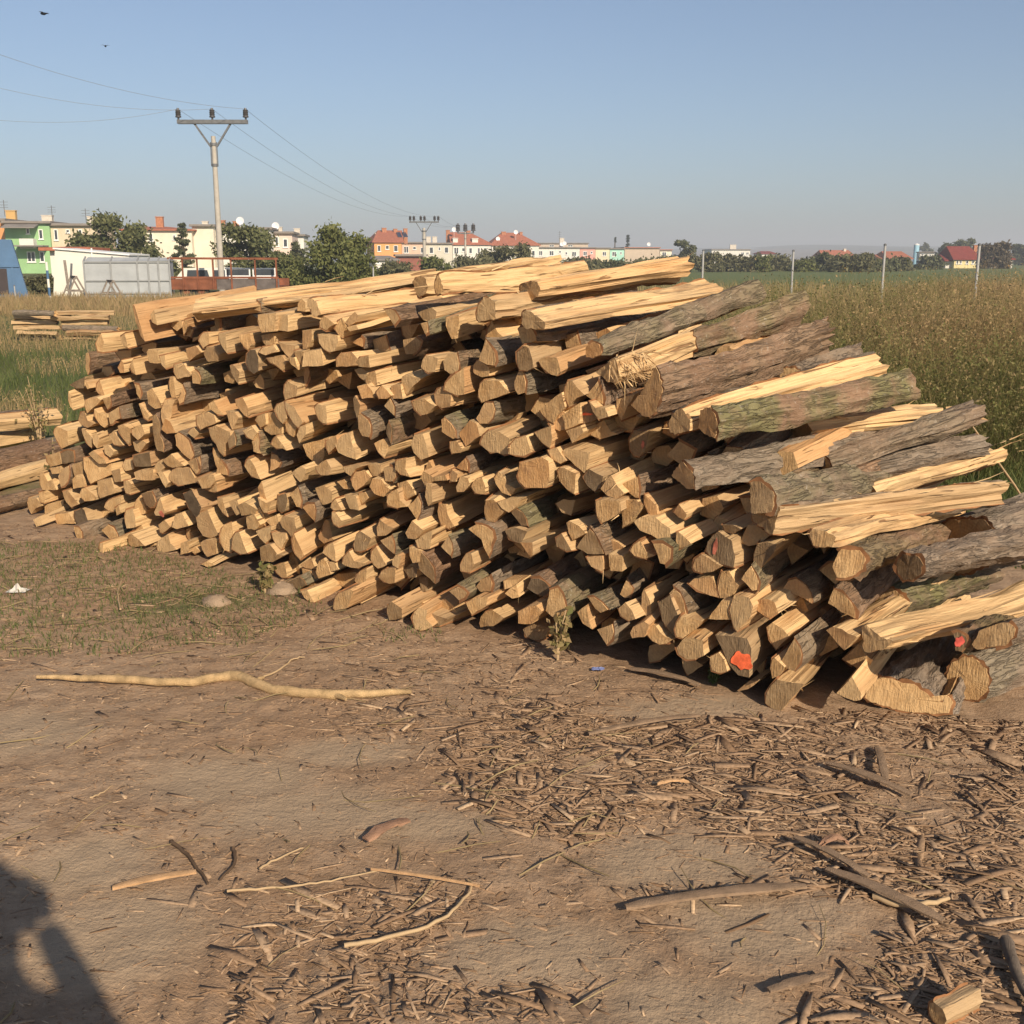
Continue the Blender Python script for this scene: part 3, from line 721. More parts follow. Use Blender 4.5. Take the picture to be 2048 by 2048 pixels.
def log_geo(P0, P1, poly3, flags, seed, far_scale=1.0, bark_from=0.0, detail=1.0, rough=1.0):
    """returns (wood sink, bark sink or None, info)"""
    r = random.Random(seed)
    a = P1 - P0; L = np.linalg.norm(a); a /= L
    u = np.cross(a, (0, 0, 1)); u /= np.linalg.norm(u)      # to the right, seen along the log
    v = np.cross(u, a)
    q = np.array([[(p - P0) @ u, (p - P0) @ v] for p in poly3])
    area = 0.5 * sum(q[i][0] * q[(i + 1) % len(q)][1] - q[(i + 1) % len(q)][0] * q[i][1] for i in range(len(q)))
    if area < 0: q = q[::-1]; area = -area
    n = len(q)
    size = math.sqrt(max(area, 1e-6))
    C = CAM - (P0 + a * 0.25 * L)
    cu, cv = C @ u, C @ v
    cl = math.hypot(cu, cv)
    vis = []
    for i in range(n):
        e = q[(i + 1) % n] - q[i]
        nr = np.array([e[1], -e[0]]); nr /= max(np.linalg.norm(nr), 1e-6)
        vis.append((nr[0] * cu + nr[1] * cv) / cl)
    if 'B' in flags:
        be = [x > (0.05 if 'G' in flags or 'M' in flags else 0.12) for x in vis]
        if not any(be): be[int(np.argmax(vis))] = True
    else:
        be = [x < -0.25 for x in vis] if r.random() < 0.65 else [False] * n
    if len(q) >= 9 and 'B' in flags: be = [True] * n
    # refine the outline
    pts = []; eid = []
    for i in range(n):
        A, B = q[i], q[(i + 1) % n]
        e = B - A; ln = np.linalg.norm(e)
        k = max(1, int(round(ln / (0.034 / detail))))
        k = min(k, 7 if detail <= 1 else 12)
        nr = np.array([e[1], -e[0]]) / max(ln, 1e-6)
        for j in range(k):
            s = j / k
            bulge = 4 * s * (1 - s) * ln * ((0.20 if detail > 1 else 0.12) if be[i] and n < 9 else 0.0)
            pts.append(A + e * s + nr * ((r.uniform(-.003, .003) if j else 0) * rough + bulge))
            eid.append(i)
    pts = np.array(pts); N = len(pts)
    # stations along the length
    S = max(6, int(9 * detail * max(0.6, L)))
    tt = np.linspace(0, 1, S)
    sc = 1 + (far_scale - 1) * tt + smooth_rand(r, S, 4, 0.07)
    sc[0] = 1.0
    ou = smooth_rand(r, S, 4, (0.013 if detail > 1 else 0.02) * L) * np.minimum(1, tt * 3)
    ov = smooth_rand(r, S, 4, (0.010 if detail > 1 else 0.016) * L) * np.minimum(1, tt * 3)
    cen = pts.mean(0)
    rip = np.stack([smooth_rand(r, S, 5, 0.0085 * rough) for _ in range(N)], 1)      # S x N
    skew = np.array([r.uniform(-.10, .10), r.uniform(-.10, .10)])
    V = np.zeros((S, N, 3)); G = np.zeros((S, N, 3))
    pith = cen + np.array([r.uniform(-.6, .6), r.uniform(-.6, .6)]) * size
    if any(be):
        bm = np.mean([0.5 * (q[i] + q[(i + 1) % n]) for i in range(n) if be[i]], 0)
        pith = cen + (cen - bm) * 0.9
    go = np.array([r.uniform(0, 60), 0, 0])
    rel = pts - cen
    rl = np.linalg.norm(rel, axis=1, keepdims=True)
    for j in range(S):
        w = rel * sc[j] + rel / np.maximum(rl, 1e-4) * (rip[j][:, None] * min(1, j * 0.8)) + cen + np.array([ou[j], ov[j]])
        tl_ = tt[j] * L
        if j == 0: al = (rel @ skew) + np.array([r.uniform(-.002, .002) for _ in range(N)])
        elif j == S - 1: al = tl_ + np.array([r.uniform(-.02, .02) for _ in range(N)]) * min(1, rough)
        else: al = np.full(N, tl_) + (r.uniform(-.3, .3)) * L / S
        V[j] = P0 + w[:, :1] * u + w[:, 1:] * v + (np.asarray(al)[:, None]) * a
        G[j] = np.concatenate([np.asarray(al)[:, None], w - pith], 1) + go
    age = (0.55 + r.uniform(0, .4)) if 'D' in flags else (r.uniform(0, 0.16) if r.random() < .8 else r.uniform(.1, .4))
    prm = (r.random(), age, r.random())
    prm_w = (r.random(), 0.38 if 'X' in flags else age * 0.4, r.random())
    wood = LogSink()
    faces = []
    for j in range(S - 1):
        for i in range(N):
            i2 = (i + 1) % N
            faces.append((j * N + i2, j * N + i, (j + 1) * N + i, (j + 1) * N + i2))
    wood.add(V.reshape(-1, 3), faces, [0] * len(faces), G.reshape(-1, 3), prm_w)
    # cap with a centre vertex
    for j in (0, S - 1):
        cc = V[j].mean(0); gc = G[j].mean(0)
        ring = [V[j], (V[j] * 0.55 + cc * 0.45) + np.array([[r.uniform(-1, 1) * 0.0007] for _ in range(N)]) * a]
        gr = [G[j], G[j] * 0.55 + gc * 0.45]
        W = np.concatenate(ring + [cc[None]]); GG = np.concatenate(gr + [gc[None]])
        fs = []
        for i in range(N):
            i2 = (i + 1) % N
            qd = (i, i2, N + i2, N + i); tr = (N + i, N + i2, 2 * N)
            if j == 0: fs += [qd, tr]
            else: fs += [qd[::-1], tr[::-1]]
        wood.add(W, fs, [1] * len(fs), GG, prm)
    bark = None
    if any(be):
        bark = LogSink()
        th = 0.007 + 0.006 * r.random() if 'B' in flags else 0.005
        moss = 0.9 if 'M' in flags else (r.uniform(.3, .7) if r.random() < .3 else r.uniform(0, .2))
        bprm = (r.random() * (0.5 if 'G' in flags else 1), (0.30 if 'G' in flags else r.uniform(0, .15)), moss)
        j0 = int(round(bark_from * (S - 1)))
        bs = [i for i in range(N) if be[eid[i]]]
        idx = {}
        Vv = []; Gv = []
        fs = []; mi = []

        def vert(j, i, o):
            k = (j, i, o)
            if k not in idx:
                p = V[j, i]
                w = (p - P0) - ((p - P0) @ a) * a
                c2 = cen[0] * u * 1 + cen[1] * v
                dirv = w - c2; dirv /= max(np.linalg.norm(dirv), 1e-5)
                lift = (th + (0.005 * rough * r.uniform(-1, 1))) if o else -0.001
                shift = (-0.001 if j == 0 else 0.0)
                idx[k] = len(Vv)
                Vv.append(p + dirv * lift + a * (shift + (0.006 * r.uniform(0, 1) if j == 0 else 0)))
                Gv.append(G[j, i])
            return idx[k]
        for j in range(j0, S - 1):
            for i in bs:
                i2 = (i + 1) % N
                fs.append((vert(j, i2, 1), vert(j, i, 1), vert(j + 1, i, 1), vert(j + 1, i2, 1))); mi.append(0)
                if j == j0: fs.append((vert(j, i, 0), vert(j, i, 1), vert(j, i2, 1), vert(j, i2, 0))); mi.append(1)
                if j == S - 2: fs.append((vert(j + 1, i2, 0), vert(j + 1, i2, 1), vert(j + 1, i, 1), vert(j + 1, i, 0))); mi.append(1)
                if not be[eid[(i - 1) % N]]: fs.append((vert(j, i, 0), vert(j + 1, i, 0), vert(j + 1, i, 1), vert(j, i, 1))); mi.append(1)
                if not be[eid[i2]]: fs.append((vert(j, i2, 1), vert(j + 1, i2, 1), vert(j + 1, i2, 0), vert(j, i2, 0))); mi.append(1)
        bark.add(np.array(Vv), fs, mi, np.array(Gv), bprm)
    return wood, bark, dict(u=u, v=v, a=a, q=q, cen=cen, size=size, age=age, n=n, skew=skew, rnd=prm[0])


def paint(P0, info, parent, mat, seed, cx=0.25, cy=-0.25, rx=0.38, ry=0.6):
    r = random.Random(seed)
    u, v, a, q = info['u'], info['v'], info['a'], info['q']
    c = info['cen']; mn = q.min(0); mx = q.max(0); hw = (mx - mn) / 2
    ctr = c + hw * np.array([cx, cy])
    m = 26
    ring = []
    for k in range(m):
        an = 2 * math.pi * k / m
        rr = 0.86 + 0.18 * math.sin(2 * an + seed) + 0.10 * math.sin(5 * an + seed * 2) + r.uniform(-.08, .08)
        w = ctr + np.array([math.cos(an) * rx, math.sin(an) * ry]) * hw * rr
        ring.append(w)
    b = MB()
    vs = []
    org = np.array(parent.location)
    for w in ring + [ctr]:
        P = P0 + w[0] * u + w[1] * v + ((w - c) @ info['skew'] - 0.005) * a
        vs.append(P - org)
    b.add(vs, [(i, (i + 1) % m, m) for i in range(m)])
    return b.build('paint_mark', mat, parent)


# --- read the traced ends
logs = []
for line in ENDS.strip().splitlines():
    for it in line.split('|'):
        w = it.split()
        logs.append(dict(fl=w[1], px=tl(w[0], ' '.join(w[2:]))))

# --- how far each end sits back from its left neighbour: slide ends along the log axis until outlines touch
GRID = 3.0
occ = np.full((int(2048 / GRID), int(2048 / GRID)), -1, np.int32)
def raster(poly, sx=0.0, sy=0.0):
    P = np.array(poly); P = P + np.array([sx, sy])
    x0, y0 = np.floor(P.min(0) / GRID).astype(int); x1, y1 = np.ceil(P.max(0) / GRID).astype(int)
    x0 = max(x0, 0); y0 = max(y0, 0); x1 = min(x1, occ.shape[1] - 1); y1 = min(y1, occ.shape[0] - 1)
    X, Y = np.meshgrid(np.arange(x0, x1 + 1), np.arange(y0, y1 + 1))
    k = inpoly((X + .5) * GRID, (Y + .5) * GRID, [tuple(p) for p in P])
    return X[k], Y[k]
rr0 = random.Random(3)
for i, lg in enumerate(logs):
    cx, cy = np.mean(lg['px'], 0)
    lg['c'] = (cx, cy)
    P = on_face(cx, cy)
    lg['P'] = P
    lg['ax'] = axis_at(P, rr0)
    x2, y2 = proj(P + lg['ax'] * 0.1)
    lg['im'] = ((x2 - cx) / 0.1, (y2 - cy) / 0.1)
    lg['sb'] = 0.0
    X, Y = raster(lg['px']); occ[Y, X] = i
for _ in range(2):
    for i in sorted(range(len(logs)), key=lambda k: logs[k]['c'][0]):
        lg = logs[i]
        occ[occ == i] = -1
        best = 0.0
        for s in np.arange(0.02, 0.23, 0.02):
            X, Y = raster(lg['px'], -lg['im'][0] * s, -lg['im'][1] * s)
            if len(X) == 0: break
            o = occ[Y, X]
            if (o >= 0).mean() > 0.06: break
            best = s
        lg['sb'] = best
        X, Y = raster(lg['px'], -lg['im'][0] * best, -lg['im'][1] * best); occ[Y, X] = i
for i, lg in enumerate(logs):
    lg['sb'] = min(lg['sb'], 0.2) * 0.6 + rr0.uniform(-0.03, 0.02)
    pp = np.array(lg['px']); lg['area'] = abs(np.sum(pp[:, 0] * np.roll(pp[:, 1], -1) - np.roll(pp[:, 0], -1) * pp[:, 1])) / 2

order = sorted(range(len(logs)), key=lambda k: -logs[k]['area'])
single = set(order[:270])
stuff = LogSink(); stuff_b = LogSink()


def end_word(info, flags):
    n = info['n']
    return {3: 'triangular', 4: 'four-sided', 5: 'five-sided', 6: 'blunt wedge-shaped', 7: 'rounded wedge-shaped'}.get(n, 'broad rounded')


def merge(dst, src):
    for k in range(len(src.V)):
        pass
    V = np.concatenate(src.V); G = np.concatenate(src.G); P = np.concatenate(src.P)
    dst.V.append(V); dst.G.append(G); dst.P.append(P)
    dst.Fc += [tuple(i + dst.n for i in f) for f in src.Fc]; dst.M += src.M; dst.n += len(V)


PAINT_SPOT = {}
for i, lg in enumerate(logs):
    P0 = on_face(*lg['c'], lg['sb'])
    ax = lg['ax']
    L = 1.0 + rr0.uniform(-.05, .06)
    nrm = ax + np.array([rr0.uniform(-.08, .08), rr0.uniform(-.08, .08), rr0.uniform(-.06, .06)]); nrm /= np.linalg.norm(nrm)
    sb_ = lg['sb']
    for _k in range(40):
        P0 = on_face(*lg['c'], sb_)
        poly3 = [CAM + ray(x, y) * (((P0 - CAM) @ nrm) / (ray(x, y) @ nrm)) for (x, y) in lg['px']]
        mz = min(p[2] for p in poly3)
        if mz < 0.0: sb_ -= 0.02
        elif 0.02 < mz < 0.075 and sb_ < lg['sb'] + 0.3: sb_ += 0.012
        else: break
    wood, bark, info = log_geo(P0, P0 + ax * L, poly3, lg['fl'], 1000 + i)
    if i in single:
        o = wood.obj('split_log', [M_WOOD, M_END], None, P0)
        if bark: bark.obj('bark', [M_BARK, M_INNER], o, P0, 50)
        x, y = lg['c']
        row = 'bottom' if P0[2] < 0.32 else 'lower' if P0[2] < 0.62 else 'middle' if P0[2] < 0.92 else 'upper'
        sect = 'shed end' if P0[0] < -1.75 else 'far half' if P0[0] < -0.75 else 'middle' if P0[0] < 0.1 else 'near half' if P0[0] < 0.75 else 'stump end'
        tone = 'grey-brown' if info['age'] > .4 else 'pale' if info['rnd'] > .7 else 'dull tan' if info['rnd'] < .2 else 'tan'
        sz = 'small' if info['size'] < .075 else 'big' if info['size'] > .125 else 'middling'
        sd = 'bark-sided' if 'B' in lg['fl'] else 'split'
        ext = info['q'].max(0) - info['q'].min(0)
        sd = ('tall ' if ext[1] > 1.45 * ext[0] else 'flat ' if ext[0] > 1.45 * ext[1] else '') + sd
        lab = f"{sz} {sd} log with {tone} {end_word(info, lg['fl'])} end, {row} rows, {sect} of woodpile"
        if 'O' in lg['fl']:
            mat = M_PAINT
            kx = dict(cx=0.38, cy=-0.3, rx=0.55, ry=0.62)
            if x < 400: lab = 'log with an orange paint patch on its wedge-shaped end near the shed end'; mat = M_FADED; kx = dict(cx=0.45, cy=-0.45, rx=0.5, ry=0.35)
            elif y > 1200: lab = 'dark ended log with a big orange paint blotch, bottom rows of the woodpile'
            elif x < 1250: lab = 'dark log end with a bright orange paint stripe, upper rows of the woodpile'; mat = M_PAINT; kx = dict(cx=0, cy=0.1, rx=0.8, ry=0.13)
            elif y > 1000: lab = 'dark log end with a faded reddish curved paint mark'; mat = M_FADED; kx = dict(cx=-0.35, cy=0.1, rx=0.16, ry=0.6)
            else: lab = 'dark narrow log end with a small orange paint dab'; mat = M_FADED; kx = dict(cx=0.45, cy=-0.1, rx=0.2, ry=0.3)
            paint(P0, info, o, mat, i, **kx)
        tag(o, lab, 'log', 'split logs stacked in the woodpile')
        lg['info'] = info; lg['P0'] = P0
    else:
        merge(stuff, wood)
        if bark: merge(stuff_b, bark)

for i, (fl, px, far, sb, fs, bf, lab) in enumerate(LONG):
    c = np.mean(px, 0)
    P0 = on_face(c[0], c[1], sb)
    if 'T' in fl:        # rests on the ground: distance from where its lowest point meets the soil
        low = max(px, key=lambda p: p[1])
        g0 = gnd(low[0], low[1], 0.0)
        P0 = CAM + ray(c[0], c[1]) * (g0[1] / ray(c[0], c[1])[1])
    d = ray(*far); d = d / np.linalg.norm(d)
    L = 1.12 - max(0, sb) * 0.8
    w = P0 - CAM
    b = w @ d
    disc = b * b - (w @ w - L * L)
    t = b + math.sqrt(disc) if disc > 0 else b
    if disc > 0 and b + math.sqrt(disc) > 2.2 * np.linalg.norm(w): t = b
    P1 = CAM + d * t
    ax = (P1 - P0) / np.linalg.norm(P1 - P0)
    poly3 = []
    nr = ax.copy()
    vd = w / np.linalg.norm(w)
    if abs(nr @ vd) < 0.45: nr = nr + vd * 0.4; nr /= np.linalg.norm(nr)
    for (x, y) in px:
        dd = ray(x, y)
        poly3.append(CAM + dd * (((P0 - CAM) @ nr) / (dd @ nr)))
    wood, bark, info = log_geo(P0, P1, poly3, fl, 5000 + i, fs, bf, 2.6, 1.35)
    o = wood.obj('split_log' if 'W' in fl else 'bark_log', [M_WOOD, M_END], None, P0)
    if bark: bark.obj('bark', [M_BARK, M_INNER], o, P0, 50)
    tag(o, lab, 'log', 'split logs stacked in the woodpile')
    LONG[i] = LONG[i] + (o, P0, ax, info)
    if 'P' in fl: paint(P0, info, o, M_PINK, i, 0, 0, .8, .8)

# --- small wood filling the gaps, and the rows behind the front row
out_px = [(68, 1010), (95, 905), (140, 790), (205, 690), (275, 620), (385, 625), (600, 640), (900, 640), (1010, 650), (1250, 760), (1400, 900), (1560, 1060), (1640, 1180), (1680, 1290), (1640, 1370), (1540, 1400), (1380, 1350), (1200, 1300), (1040, 1270), (840, 1240), (690, 1200), (560, 1110), (430, 1110), (220, 1090)]
fr = random.Random(77)
cand = 0
occ_b = occ >= 0
for size in (26, 20, 15):
    for _ in range(900):
        x = fr.uniform(70, 1680); y = fr.uniform(620, 1390)
        if not inpoly(np.array(x), np.array(y), out_px): continue
        P = on_face(x, y)
        if P[2] < 0.05: continue
        k = (4.6 / np.linalg.norm(P - CAM))
        n = fr.choice((3, 4, 5, 5))
        a0 = fr.uniform(0, 6.28)
        poly = [(x + size * k * math.cos(a0 + 2 * math.pi * j / n) * fr.uniform(.8, 1.1), y + size * k * math.sin(a0 + 2 * math.pi * j / n) * fr.uniform(.8, 1.1)) for j in range(n)]
        X, Y = raster(poly)
        if len(X) == 0 or occ_b[Y, X].mean() > 0.12: continue
        occ_b[Y, X] = True
        ax = axis_at(P, fr)
        s = fr.uniform(0.16, 0.42)
        P0 = P + ax * s
        pol3 = []
        for (qx, qy) in poly:
            dd = ray(qx, qy)
            pol3.append(CAM + dd * (((P - CAM) @ ax) / (dd @ ax)) + ax * s)
        wood, bark, info = log_geo(P0, P0 + ax * 0.6, pol3, fr.choice(('W', 'W', 'B')), 9000 + cand, detail=0.6)
        cand += 1
        merge(stuff, wood)
        if bark: merge(stuff_b, bark)
# back rows: plain split logs lying behind the first row
for rowi in range(13):
    z = 0.07 + rowi * 0.108
    for k in range(46):
        s = -0.2 + k * 0.115 + fr.uniform(-.03, .03)
        x = 0.95 - s * 0.785; y = 3.75 + s * 0.62
        top = 1.22 if -2.2 < x < 0.2 else (0.95 if x > 0.2 else 1.15 + (x + 2.2) * 0.95)
        if x > 0.2: top = 1.22 - (x - 0.2) * 0.75
        if z > top: continue
        P = np.array([x, y, z + fr.uniform(-.02, .02)]) + NRM * (0.62 + 0.09 * z)
        ax = axis_at(P, fr)
        u = np.cross(ax, (0, 0, 1)); u /= np.linalg.norm(u); v = np.cross(u, ax)
        n = fr.choice((4, 5, 6)); a0 = fr.uniform(0, 6.28)
        pol3 = [P + (u * math.cos(a0 + 6.283 * j / n) + v * math.sin(a0 + 6.283 * j / n)) * 0.066 * fr.uniform(.85, 1.1) for j in range(n)]
        wood, bark, info = log_geo(P, P + ax * 0.8, pol3, 'W', 20000 + rowi * 60 + k, detail=0.45)
        merge(stuff, wood)
so = stuff.obj('stacked_firewood', [M_WOOD, M_END])
tag(so, 'small split firewood filling the gaps and the back rows of the woodpile', 'firewood', kind='stuff')
bo = stuff_b.obj('bark', [M_BARK, M_INNER], so)
bo['kind'] = 'stuff'
print('LOGS', len(logs), 'single', len(single), 'fill', cand)

# --- torn fibres standing off the split edges
sv = []; sf = []; st_ = []
def sliver(P, d, L, w, rnd_):
    d = d / np.linalg.norm(d)
    s_ = np.cross(d, [rnd_.uniform(-1, 1), rnd_.uniform(-1, 1), rnd_.uniform(-1, 1)]); s_ /= np.linalg.norm(s_)
    b_ = np.cross(s_, d) * rnd_.uniform(-.25, .25) * L
    n0 = len(sv)
    for t_, wk in ((0, 1), (.5, .8), (1, .12)):
        c_ = P + d * L * t_ + b_ * t_ * t_
        sv.extend([c_ - s_ * w * wk * .5, c_ + s_ * w * wk * .5])
    sf.extend([(n0, n0 + 1, n0 + 3, n0 + 2), (n0 + 2, n0 + 3, n0 + 5, n0 + 4)])
    tt_ = rnd_.uniform(.2, 1)
    st_.extend([tt_] * 6)
qr = random.Random(99)
for lg in logs:
    if 'info' not in lg or 'B' in lg['fl'] or qr.random() < .35: continue
    inf = lg['info']
    for _ in range(qr.randint(1, 6)):
        e_ = qr.randrange(len(inf['q'])); w_ = inf['q'][e_] + (inf['q'][(e_ + 1) % len(inf['q'])] - inf['q'][e_]) * qr.random()
        P = lg['P0'] + w_[0] * inf['u'] + w_[1] * inf['v'] + inf['a'] * qr.uniform(0.0, .12)
        d = inf['a'] * qr.uniform(-1, .6) + inf['u'] * qr.uniform(-.4, .8) + np.array([0, 0, qr.uniform(-.5, .4)])
        sliver(P, d, qr.uniform(.02, .06), qr.uniform(.002, .006), qr)
for it in LONG:
    if 'W' not in it[0]: continue
    o_, P0_, ax_, inf = it[7:]
    for _ in range(14):
        e_ = qr.randrange(len(inf['q'])); w_ = inf['q'][e_]
        P = P0_ + w_[0] * inf['u'] + w_[1] * inf['v'] + ax_ * qr.uniform(0, 1.0)
        sliver(P, ax_ * qr.choice((-1, 1)) + inf['u'] * qr.uniform(0, .5) + np.array([0, 0, qr.uniform(-.1, .4)]), qr.uniform(.04, .14), qr.uniform(.003, .008), qr)
me = bpy.data.meshes.new('wood_splinters'); me.from_pydata([tuple(p) for p in sv], [], sf)
set_attr(me, 'tint', 'FLOAT', st_)
_t = NT('torn_fibre'); M_FIBRE = _t.done(_t.mix(_t.attr('tint').outputs['Fac'], (0.36, 0.22, 0.10), (0.66, 0.47, 0.25)), .8, .2)
me.materials.append(M_FIBRE)
tag(link(bpy.data.objects.new('wood_splinters', me)), 'thin torn splinters standing off the split logs', 'splinters', kind='stuff')
# the frayed end of the upper log: a brush of fibres, part of that log
sv = []; sf = []; st_ = []
o_, P0_, ax_, inf = LONG[9][7:]
for _ in range(120):
    P = P0_ + ax_ * qr.uniform(-.01, .17) + inf['u'] * qr.uniform(.0, .06) + inf['v'] * qr.uniform(-.05, .06)
    d = inf['u'] * qr.uniform(.1, .8) + ax_ * qr.uniform(-.3, .7) + np.array([0, 0, qr.uniform(-1.1, .35)])
    sliver(P - np.array(o_.location), d, qr.uniform(.03, .13), qr.uniform(.002, .007), qr)
me = bpy.data.meshes.new('frayed_fibres'); me.from_pydata([tuple(p) for p in sv], [], sf); set_attr(me, 'tint', 'FLOAT', st_); me.materials.append(M_FIBRE)
link(bpy.data.objects.new('frayed_fibres', me), o_)
# ------------------------------------------------------------------ houses, sheds, poles
M_WIN = plain('window_glass', (0.05, 0.06, 0.07), 0.15, 0.5, 0.3, 1.0)
M_FRAME = plain('white_window_frame', (0.75, 0.75, 0.72), 0.5, 0.3, 0.05)
M_ROOFR = plain('red_roof_tiles', (0.36, 0.13, 0.075), 0.85, 0.2, 0.25, 2.5, 0.4)
M_ROOFD = plain('dark_red_roof_tiles', (0.20, 0.045, 0.035), 0.85, 0.2, 0.25, 2.5, 0.4)
M_ROOFG = plain('grey_flat_roof', (0.22, 0.20, 0.18), 0.9, 0.2, 0.2, 1.0)
M_TRIM = plain('roof_edge_trim', (0.19, 0.16, 0.13), 0.7, 0.3, 0.15)
M_BRICK = plain('chimney_brick', (0.38, 0.17, 0.09), 0.9, 0.2, 0.3, 6)
M_CHIMW = plain('rendered_chimney', (0.55, 0.50, 0.42), 0.9, 0.2, 0.15, 4)
M_DISH = plain('satellite_dish_white', (0.7, 0.7, 0.7), 0.5, 0.3, 0.05)
M_STEEL = plain('dull_steel', (0.13, 0.135, 0.14), 0.5, 0.4, 0.2, 6)
M_SOLAR = plain('solar_panel', (0.025, 0.03, 0.05), 0.2, 0.5, 0.2, 3)
WALLS = {}


def wall_mat(name, col):
    if name not in WALLS: WALLS[name] = plain(name, col, 0.9, 0.2, 0.08, 0.7, 0.1)
    return WALLS[name]


def house(name, label, x0, x1, ytop, D, wall, wins=(), theta=10, depth=9, zbase=-0.3, roof='flat', roofmat=None, roof_px=None, chim=(), dishes=(), panels=(), dormers=(), cat='house', group='houses of the village'):
    """front wall between photo columns x0..x1 standing D metres off at x0, eaves at photo row ytop"""
    th = math.radians(theta)
    Q = at(x0, ytop, D)
    e = np.array([math.cos(th), math.sin(th), 0]); nf = np.array([math.sin(th), -math.cos(th), 0])

    def loc(px, py, off=0.0):
        d = ray(px, py)
        q0 = Q + nf * off
        t = ((q0 - CAM) @ nf) / (d @ nf)
        P = CAM + d * t
        return (P - q0) @ e, P[2]
    W = loc(x1, ytop)[0]
    H = Q[2]
    root = empty(name, (Q[0], Q[1], 0), th)
    tag(root, label, cat, group)
    b = MB(); b.box(0, W, 0, depth, zbase, H); b.build('wall', wall, root)
    if roof == 'flat':
        b = MB(); b.box(-0.25, W + 0.25, -0.35, depth + 0.3, H, H + 0.28)
        rf = b.build('roof', roofmat or M_ROOFG, root)
        b = MB(); b.bar((-0.3, -0.42, H + 0.05), (W + 0.3, -0.42, H + 0.05), 0.14, 0.12); b.build('gutter', M_TRIM, rf)
        zr = H + 0.28
    else:
        s0, zr = loc(roof_px[0], roof_px[2]); s1, _ = loc(roof_px[1], roof_px[2])
        zr = H + (zr - H) * (1 + 0.5 * depth / D)
        b = MB()
        ov = 0.45
        v = [(-ov, -ov, H - 0.05), (W + ov, -ov, H - 0.05), (W + ov, depth + ov, H - 0.05), (-ov, depth + ov, H - 0.05), (s0, depth / 2, zr), (s1, depth / 2, zr),
             (-ov, -ov, H + 0.12), (W + ov, -ov, H + 0.12), (W + ov, depth + ov, H + 0.12), (-ov, depth + ov, H + 0.12)]
        b.add(v, [(0, 3, 2, 1), (0, 1, 7, 6), (1, 2, 8, 7), (2, 3, 9, 8), (3, 0, 6, 9), (6, 7, 5, 4), (8, 9, 4, 5), (7, 8, 5), (9, 6, 4)])
        rf = b.build('roof', roofmat or M_ROOFR, root)
    for (cx0, cx1, cy0, cy1, cm) in chim:
        a0, zt = loc(cx0, cy0, -depth * 0.4); a1, zb = loc(cx1, cy1, -depth * 0.4)
        b = MB(); w = max(0.35, a1 - a0)
        zb = min(zb, H + 0.1)
        b.box(a0, a0 + w, depth * 0.4, depth * 0.4 + 0.7, zb - 0.3, zt); b.box(a0 - .06, a0 + w + .06, depth * .4 - .06, depth * .4 + .76, zt + .003, zt + 0.1)
        b.build('chimney', cm, rf)
    for (dx, dy) in dishes:
        a0, z0 = loc(dx, dy, -2.0)
        b = MB(); m = 14
        ctr = Vector((a0, 2.0, z0))
        ring = [ctr + Vector((math.cos(6.283 * k / m) * 0.5, -0.12 + 0.1 * math.sin(6.283 * k / m), math.sin(6.283 * k / m) * 0.5)) for k in range(m)]
        b.add(ring + [ctr + Vector((0, 0.06, 0))], [(k, (k + 1) % m, m) for k in range(m)])
        b.tube([ctr, (a0, 2.1, H)], 0.03, 5)
        b.build('satellite_dish', M_DISH, rf)
    for (wx0, wx1, wy0, wy1) in wins:
        a0, zt = loc(wx0, wy0); a1, zb = loc(wx1, wy1)
        fw = 0.09
        b = MB()
        b.box(a0, a1, -0.055, -0.004, zt - fw, zt); b.box(a0, a1, -0.055, -0.004, zb, zb + fw)
        b.box(a0, a0 + fw, -0.055, -0.004, zb + fw, zt - fw); b.box(a1 - fw, a1, -0.055, -0.004, zb + fw, zt - fw)
        if a1 - a0 > 0.9: b.box((a0 + a1) / 2 - .05, (a0 + a1) / 2 + .05, -0.055, -0.004, zb + fw, zt - fw)
        b.box(a0 - .08, a1 + .08, -0.14, -0.004, zb - .09, zb - .004)
        f = b.build('window', M_FRAME, root)
        b = MB(); b.box(a0 + fw, a1 - fw, -0.028, -0.006, zb + fw, zt - fw); b.build('pane', M_WIN, f)
    for (sx0, sx1, sy0, sy1) in panels:
        a0, zt = loc(sx0, sy0, -depth * .3); a1, zb = loc(sx1, sy1, -depth * .2)
        ya, yb = depth * .16, depth * .36
        slope = (zr - H) / (depth / 2 + .45)
        b = MB()
        za, zb2 = H + slope * (ya + .45) + .25, H + slope * (yb + .45) + .25
        b.add([(a0, ya, za), (a1, ya, za), (a1, yb, zb2), (a0, yb, zb2), (a0, ya, za - .1), (a1, ya, za - .1), (a1, yb, zb2 - .1), (a0, yb, zb2 - .1)], [(0, 1, 2, 3), (7, 6, 5, 4), (0, 4, 5, 1), (1, 5, 6, 2), (2, 6, 7, 3), (3, 7, 4, 0)])
        b.build('solar_panel', M_SOLAR, rf)
    for (sx0, sx1, sy0, sy1) in dormers:
        a0, zt = loc(sx0, sy0); a1, zb = loc(sx1, sy1)
        b = MB(); b.box(a0, a1, 0.35, 3.0, zb, zt); b.box(a0 - .1, a1 + .1, 0.2, 3.1, zt + .003, zt + .13)
        dm = b.build('dormer', wall_mat('wall_white', (0.66, 0.64, 0.58)), rf)
    return root, loc, W, H


def c1(*q):     # tile of the left background
    return [v / 3.331 + (0 if i % 2 == 0 else 380) for i, v in enumerate(q)]


def rects(f, L): return [(f(a, c)[0], f(b, c)[0], f(a, c)[1], f(a, d)[1]) for (a, b, c, d) in L]


